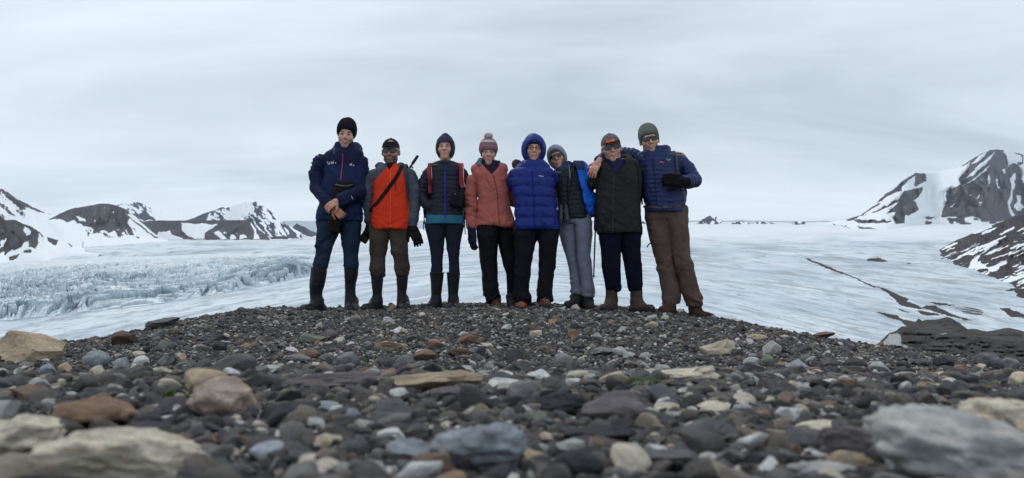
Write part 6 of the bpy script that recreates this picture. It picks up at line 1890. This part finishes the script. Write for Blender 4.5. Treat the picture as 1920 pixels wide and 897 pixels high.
def person5():
    p = start_person(PEOPLE[4], 'smiling woman with glasses in royal blue down jacket, hood up')
    d = p.d
    blue = m_cloth('royal_blue_down', (0.011, 0.024, 0.165), .42, 900, .15, .2); blk = m_cloth('black_hiking_trousers', (.009, .0095, .014), .7, 600, .3, .3)
    body(p, SK, 1.0, True, 0, True, blush=.35, ear=False, brows=(.08, .05, .035))
    j = jacket(p, blue, (.098, .014), .003, [])
    trousers(p, blk, .010, (9, 9, 16))
    bt = m_cloth('rust_boot', (.26, .075, .038), .7, 400, .4, .3); lc = m_cloth('pale_lace', (.25, .20, .17))
    boot(p, 0, bt, None, toe_mat=m_cloth('boot_rand', (.035, .03, .03)), lace=lc, wid=.048); boot(p, 1, m_cloth('wine_boot', (.14, .04, .035), .7, 400, .4, .3), None, toe_mat=m_cloth('boot_rand_grey', (.06, .05, .05)), lace=lc, wid=.047)
    on_head(p, 'hat', lambda P: np.maximum(f_ell((0, .016, .030), (.084, .102, .100))(P), np.minimum(.034 - P[:, 2], .034 - P[:, 2] + .09 * sstep(-.03, .02, P[:, 1]))), m_knit('black_fleece', [(.014, .014, .014), (.025, .022, .02)]), .2, .006)
    on_head(p, 'hood_lining', lambda P: np.maximum(np.abs((np.sqrt((P[:, 0] / .066) ** 2 + ((P[:, 2] + .012) / .082) ** 2) - 1) * .066) - .0035, np.abs(P[:, 1] + .070 - 5 * P[:, 0] ** 2) - .010), m_cloth('grey_lining', (.17, .14, .14)), .2, .005)
    hood(p, blue, (.118, .128, .152), (0, .014, .004), .026, (.078, .094), (0, -.018), 0, post=lambda V, N: folds(V + N * (.006 * np.abs(np.sin(V[:, 0:1] * 26)) - .003), N, .005, (14, 14, 12), 15))
    # round glasses
    H = p.head
    fr = m_plain('brown_frame', (.04, .022, .018), .3)
    ring = []
    for sx in (-1, 1):
        an = np.linspace(0, 2 * math.pi, 25)
        pts = np.stack([sx * .032 + .024 * np.cos(an), -.100 + 2.5 * (sx * .032 + .024 * np.cos(an)) ** 2, .003 + .0195 * np.sin(an)], -1)
        ring.append(H.w(pts))
    g = tube('glasses', ring[0], .0019, fr, p.root, 6)
    child_of(tube('rim', ring[1], .0019, fr, p.root, 6), g); child_of(tube('bridge', H.w(dens([(-.010, -.103, .006), (0, -.107, .009), (.010, -.103, .006)], 6)), .0024, fr, p.root, 6), g)
    for sx in (-1, 1):
        child_of(tube('temple', H.w(dens([(sx * .056, -.092, .006), (sx * .074, -.05, .008), (sx * .08, .0, .006)], 8)), .0024, fr, p.root, 6), g)
    g.matrix_parent_inverse = Matrix.Translation(-WORIG[p.root.name])
    zip_(p, [(998, 322), (999, 345), (1001, 380), (1003, 428)], m_cloth('blue_flap', (.010, .018, .16), .6), 2.0, j)
    deco(p, j, 'l', [(1010, 329.5), (1013.5, 330.2), (1016, 331), (1019, 331.2)], WHITE, 1.5, 'chest_print', 8)
    fur = m_cloth('brown_fur', (.075, .048, .028), .95, 300, .8, .5)
    fo, V, F = solid('fur_trim', f_ell(wpx(p, 969, 308.5, .05), (S(9.5, d), .06, S(9, d)), RM(0, 0, 30)), wpx(p, 969, 308, .05) - .1, wpx(p, 969, 308, .05) + .1, .006, fur, p.root, lambda V, N: V + N * (.012 * fbm(V * 90, 3, 6))[:, None])
def person6():
    p = start_person(PEOPLE[5], 'woman leaning her head, grey hood, sunglasses, open blue jacket and grey trousers')
    d = p.d
    vest = m_cloth('black_quilted_vest', (.014, .0155, .021), .45, 900, .15, .25); grey = m_cloth('grey_trekking_trousers', (.17, .185, .235), .8, 600, .3, .15)
    bl = m_cloth('bright_blue_shell', (.010, .125, .66), .5, 900, .2, .15); nv = m_cloth('dark_blue_yoke', (.015, .028, .10), .4, 900, .2, .4)
    body(p, (0.49, 0.275, 0.20), .4, False, 0, True, blush=.3, ear=False, eyes=False)
    arms = p.arms
    p.arms = [arms[0]]
    j = jacket(p, vest, (.046, .0085), .002, [], name='quilted_jacket')
    # open blue shell on her left side
    p.arms = [arms[1]]
    tor = [(304, 1066, 1094, .085), (312, 1060, 1102, .10), (325, 1050, 1107, .115), (350, 1048, 1110, .122), (372, 1050, 1116, .124), (388, 1052, 1118, .122), (398, 1054, 1114, .12), (405, 1056, 1108, .115)]
    xz = np.array([W(x, y, d) for x, y in ((1072, 300), (1080, 322), (1086, 345), (1093, 375), (1101, 398), (1104, 408))])
    o_ = np.argsort(xz[:, 2])
    cut = lambda P: (np.interp(P[:, 2], xz[o_, 2], xz[o_, 0]) - P[:, 0]) * .9
    z1 = wpx(p, 0, 322)[2]
    sh = jacket(p, bl, None, .008, [], 'open_shell_jacket', cut=cut, torso=tor, mats=[bl, nv], midx=lambda M, arm: ((M[:, 2] > z1) & (M[:, 0] < wpx(p, 1094, 310)[0])).astype(int))
    p.arms = arms
    trousers(p, grey, .010, (8, 8, 30))
    sb = m_cloth('charcoal_boot', (.022, .021, .022), .7, 400, .4); lc = m_cloth('grey_lace', (.07, .065, .06))
    boot(p, 0, sb, None, lace=lc, wid=.045); boot(p, 1, m_cloth('grey_brown_boot', (.034, .030, .028), .7, 400, .4), None, lace=lc, wid=.045)
    on_head(p, 'hat', lambda P: np.maximum(f_ell((0, .016, .030), (.083, .102, .102))(P), .036 - P[:, 2] - .09 * sstep(-.03, .02, P[:, 1])), m_knit('dark_grey_knit', [(.05, .05, .06), (.09, .09, .10)]), .2, .006)
    hood(p, m_cloth('pale_grey_hood', (.17, .185, .25), .8), (.100, .118, .132), (0, .016, .0), .016, (.070, .086), (0, -.014), 0)
    shades(p, .2, .025, .022, True)
    neckwear(p, m_knit('blue_patterned_scarf', [(.02, .03, .07), (.07, .10, .18)]), [(305, 1055, 1073), (311, 1046, 1074), (318, 1042, 1070), (323, 1044, 1062)], 'scarf', .085, -.03, .008)
    cord = m_cloth('grey_cord', (.32, .32, .36))
    for q in ([(1066, 308), (1067.5, 318), (1068.5, 328), (1069, 334.5)], [(1043, 317), (1041.5, 323), (1040.5, 327)]):
        deco(p, None, 'l', q, cord, 1.1, 'drawcord', 8)
    zip_(p, [(1064, 330), (1064, 360), (1066, 390), (1069, 404)], m_cloth('black_zip', (.005, .005, .006)), 1.6, j)
    # binoculars
    root = empty('binoculars', Vector(wpx(p, 1058, 416, -.16)), label='black binoculars hanging at the waist of the woman in grey trousers', category='binoculars')
    bm = m_plain('binocular_rubber', (.018, .019, .024), .45); gl = m_plain('objective_glass', (.03, .035, .05), .1)
    def barrel(x0, x1):
        a = wpx(p, x0, 386, -.145); b = wpx(p, x1, 413, -.155)
        u = (b - a) / np.linalg.norm(b - a)
        solid('barrel', union([f_cap(a, a + u * .05, .015, .019), f_cap(a + u * .05, b, .024, .026)], .012), np.minimum(a, b) - .05, np.maximum(a, b) + .05, .005, bm, root)
        solid('objective', f_cap(b + u * .018, b + u * .024, .018), b - .05, b + .06, .004, gl, root)
    barrel(1052, 1051); barrel(1061, 1064)
    a = wpx(p, 1053, 397, -.15); b = wpx(p, 1062, 397, -.15)
    solid('hinge', f_cap(a, b, .013), a - .05, b + .05, .005, bm, root)
    strip('neck_strap', p.bvh, [(1046, 326), (1048, 345), (1051, 370), (1053, 385)], 1.8, BLACK, root, d, 14, .003, .003)
    strip('neck_strap', p.bvh, [(1073, 326), (1071, 345), (1066, 370), (1062, 385)], 1.8, BLACK, root, d, 14, .003, .003)
def person7():
    p = start_person(PEOPLE[6], 'stocky man in grey and orange cap and sunglasses, black jacket, navy trousers')
    d = p.d
    blk = m_cloth('black_olive_shell', (.021, .023, .023), .6, 900, .25, .25); nav = m_cloth('navy_black_trousers', (.006, .007, .017), .8, 600, .3, .3)
    h = hand_field(W(1257, 291, d + .215), (.85, -.42, .15), (0, -.1, 1), .5, .06, -1, .95)
    body(p, SK, 1.0, True, .15, False, [h], eyes=False)
    c3 = f_chain([(wpx(p, 1134, 309, -.045), S(6.5, d)), (wpx(p, 1139, 301, .05), S(6, d)), (wpx(p, 1178, 296, .05), S(7, d)), (wpx(p, 1182, 305, -.045), S(7.5, d)), (wpx(p, 1168, 322, -.11), S(5, d))])
    c1 = f_ell(wpx(p, 1130, 316, .0), (S(11, d), .10, S(12, d))); c2 = f_ell(wpx(p, 1186, 310, .0), (S(13, d), .10, S(12, d)))
    j = jacket(p, blk, None, .009, [(c1, .015), (c2, .015), (c3, .012)], karm=.012, cut=vneck(p, 1153, 335, .62))
    trousers(p, nav, .009, (8, 8, 18))
    bt = m_cloth('brown_leather_boot', (.062, .044, .034), .6, 400, .4, .3); lc = m_cloth('brown_lace', (.16, .13, .10)); rd = m_cloth('boot_toe', (.03, .028, .03))
    boot(p, 0, bt, None, toe_mat=rd, lace=lc, wid=.050, ankle_h=.235, top_r=.056); boot(p, 1, bt, None, toe_mat=rd, lace=lc, wid=.051, ankle_h=.24, top_r=.058)
    gm = m_cloth('grey_cap', (.115, .10, .11), .8)
    c = cap_hat(p, gm, m_cloth('dark_brim', (.022, .022, .028), .7), .040)
    deco(p, c, 'p', [(1137, 263.5), (1144, 261.5), (1151.5, 260.5), (1152, 265.5), (1144.5, 266.8), (1137.5, 268.8)], m_cloth('orange_patch', (.42, .10, .045), .8), name='patch')
    deco(p, c, 'p', [(1158.5, 263), (1162, 266), (1164, 271.5), (1160, 271), (1157.5, 269)], m_cloth('neon_mesh', (.80, .03, .06), .6), name='mesh_panel')
    for q in ([(1129, 314), (1124, 326), (1123, 340), (1121, 352)], [(1190, 306), (1196, 318), (1197, 334), (1198, 352)]):
        zip_(p, q, m_cloth('crease_shade', (.008, .008, .009)), .9, j, 'armhole_crease')  # shade of the sleeve crease, put in as dark strips along the armholes
    shades(p, .5, .033, .020)
    neckwear(p, m_cloth('purple_navy_buff', (.022, .020, .055), .8), [(300, 1136, 1172), (308, 1136, 1174), (319, 1136, 1176), (336, 1138, 1172)], 'neck_gaiter', .095, -.012, .008)
    zip_(p, [(1153, 332), (1151, 340), (1150, 365), (1149, 400), (1149, 434)], m_cloth('flap_edge', (.035, .036, .036)), 2.2, j, 'storm_flap')
    for x, y in ((1150, 377), (1149, 410)):
        pp, nn = on_surface(p.bvh, x, y, d, .001)
        child_of(solid('snap', f_ell(pp, (.008, .005, .008)), pp - .02, pp + .02, .004, m_plain('dark_snap', (.05, .05, .05), .4), p.root)[0], j)
    r = backpack(p, 'black backpack worn by the man in the grey cap, straps dangling at his sides', m_cloth('black_pack', (.013, .013, .015)), 1122, 1200, 318, 400, BLACK, [])
    D = d + .16
    for q, w in (([(1199, 340), (1202, 350), (1203, 365), (1204, 384)], .016), ([(1203, 342), (1205, 352), (1208, 366), (1210, 378)], .014), ([(1196, 338), (1203, 342), (1208, 338)], .014), ([(1121, 347), (1119, 360), (1118, 380), (1117, 402)], .014), ([(1113, 372), (1117, 372.5), (1122, 370)], .016), ([(1121, 392), (1117, 398), (1112, 408)], .010)):
        dangling(r, [W(x, y, D) for x, y in q], BLACK, w)
    # trekking pole
    root = empty('trekking_pole', Vector(W(1113, 522, D)), label='folded black trekking pole hanging between the grey trousers and the man in the cap', category='trekking pole')
    pm = m_plain('pole_carbon', (.012, .012, .014), .4); gp = m_plain('pole_grip', (.010, .009, .010), .8)
    tube('shaft', [W(1116.4 - t * 3.2, 426 + t * 92, D) for t in np.linspace(0, 1, 8)], np.linspace(.0085, .007, 8), pm, root, 10)
    a = W(1118, 405, D); b = W(1116.3, 430, D)
    solid('grip', union([f_cap(a, b, .021, .017), f_ell(a, (.026, .024, .02))], .01), np.minimum(a, b) - .05, np.maximum(a, b) + .05, .005, gp, root)
    solid('basket', f_ell(W(1113.2, 518, D), (.020, .020, .006)), W(1113.2, 518, D) - .04, W(1113.2, 518, D) + .04, .004, gp, root)
    tube('tip', [W(1113.2, 517, D), W(1113, 523, D)], [.006, .003], m_plain('pole_tip', (.3, .3, .32), .3, .8), root, 8)
    dangling(root, [a + np.array([.02, 0, .0]), a + np.array([.03, -.01, -.06]), a + np.array([.012, -.01, -.11])], BLACK, .012)
def person8():
    p = start_person(PEOPLE[7], 'man in green beanie and sunglasses, navy down jacket, arm round his neighbour, right end')
    d = p.d
    nv = m_cloth('navy_down', (.019, .031, .095), .42, 900, .15, .2); br = m_cloth('brown_trekking_trousers', (.098, .068, .057), .8, 600, .3, .25)
    h = hand_field(W(1122, 304, d - .15), (-.50, -.22, -.85), (-.35, -1, .15), .34, .09, 1, 1.0)
    body(p, SK, 1.0, True, .3, False, [h], eyes=False)
    c1 = f_ell(wpx(p, 1243, 284, .02), (S(14, d), .10, S(11, d)), RM(0, 0, -20)); c2 = f_ell(wpx(p, 1217, 290, .0), (S(14, d), .10, S(10, d)))
    j = jacket(p, nv, (.043, .0095), .002, [(c1, .02), (c2, .02)], karm=.025)
    trousers(p, br, .011, (8, 8, 18))
    bt = m_cloth('brown_suede_boot', (.055, .033, .028), .75, 400, .4, .3); lc = m_cloth('dark_lace', (.05, .03, .025))
    boot(p, 0, bt, None, lace=lc, wid=.049); boot(p, 1, bt, None, lace=lc, wid=.050)
    beanie(p, m_knit('green_grey_knit', [(.10, .118, .104), (.165, .19, .17)]), front=.046, low_side=-.030, puff=(.088, .106, .098), top=.012)
    shades(p, .35, .030, .0175)
    zip_(p, [(1224, 297), (1226, 320), (1229, 350), (1233, 392)], m_cloth('navy_zip', (.012, .018, .075)), 1.8, j)
    deco(p, j, 'p', [(1235, 305.5), (1238, 302.5), (1240.5, 301.8), (1243, 303.5), (1246.5, 306.5), (1240.5, 306)], m_cloth('pink_print', (.45, .11, .17)), name='chest_print')
    wg = m_cloth('pale_print', (.42, .45, .54))
    for q in ([(1248.5, 298.6), (1252, 298.4)], [(1250, 300.6), (1253.5, 300.3), (1256, 298.6)], [(1253, 302.6), (1256, 299.6), (1257.5, 299.2)]):
        deco(p, j, 'l', q, wg, 1.0, 'chest_print', 5)
    gv = m_cloth('black_fleece_glove', (.010, .010, .014), .8)
    glove(p, wpx(p, 1279, 340, -.205), (-.85, -.1, .12), (.1, -1, .1), gv, .62, -1, 1.22)
    r = backpack(p, 'dark backpack of the man at the right end, grey strap over his shoulder', m_cloth('charcoal_pack', (.018, .019, .024)), 1210, 1283, 296, 396, m_cloth('grey_strap', (.055, .055, .06)), [[(1265, 289), (1267, 297), (1268, 310), (1268, 321)]], [(1206, 388), (1225, 389.5), (1245, 390), (1265, 388), (1284, 384)], w=6.5)
    for q in ([(1284, 350), (1287, 358), (1286, 370), (1284, 378)], [(1207, 355), (1206, 366), (1209, 382)], [(1223, 455), (1217, 458), (1213, 464)]):
        dangling(r, [W(x, y, d + .13) for x, y in q], BLACK, .012)
import time as _t
for fn in (person1, person2, person3, person4, person5, person6, person7, person8):
    t0_ = _t.time(); fn(); print(fn.__name__, round(_t.time() - t0_, 2))
# ------------------------------------------------------------------ haze
def build_haze():
    x, y0, y1, z0, z1 = 9500, -300, 11500, -200, 1750
    v = [(a, b, c) for c in (z0, z1) for b in (y0, y1) for a in (-x, x)]
    f = [(0, 2, 3, 1), (4, 5, 7, 6), (0, 1, 5, 4), (2, 6, 7, 3), (0, 4, 6, 2), (1, 3, 7, 5)]
    m = bpy.data.materials.new('haze'); m.use_nodes = True
    t = m.node_tree; t.nodes.clear()
    o = t.nodes.new('ShaderNodeOutputMaterial'); p = t.nodes.new('ShaderNodeVolumePrincipled')
    p.inputs['Color'].default_value = (0.72, 0.85, 0.98, 1)
    p.inputs['Density'].default_value = 0.00002
    t.links.new(p.outputs[0], o.inputs['Volume'])
    link('haze', mesh_np('haze', v, f, False, [m]), kind='stuff', label='thin pale blue haze over the glacier valley', category='haze')
build_haze()
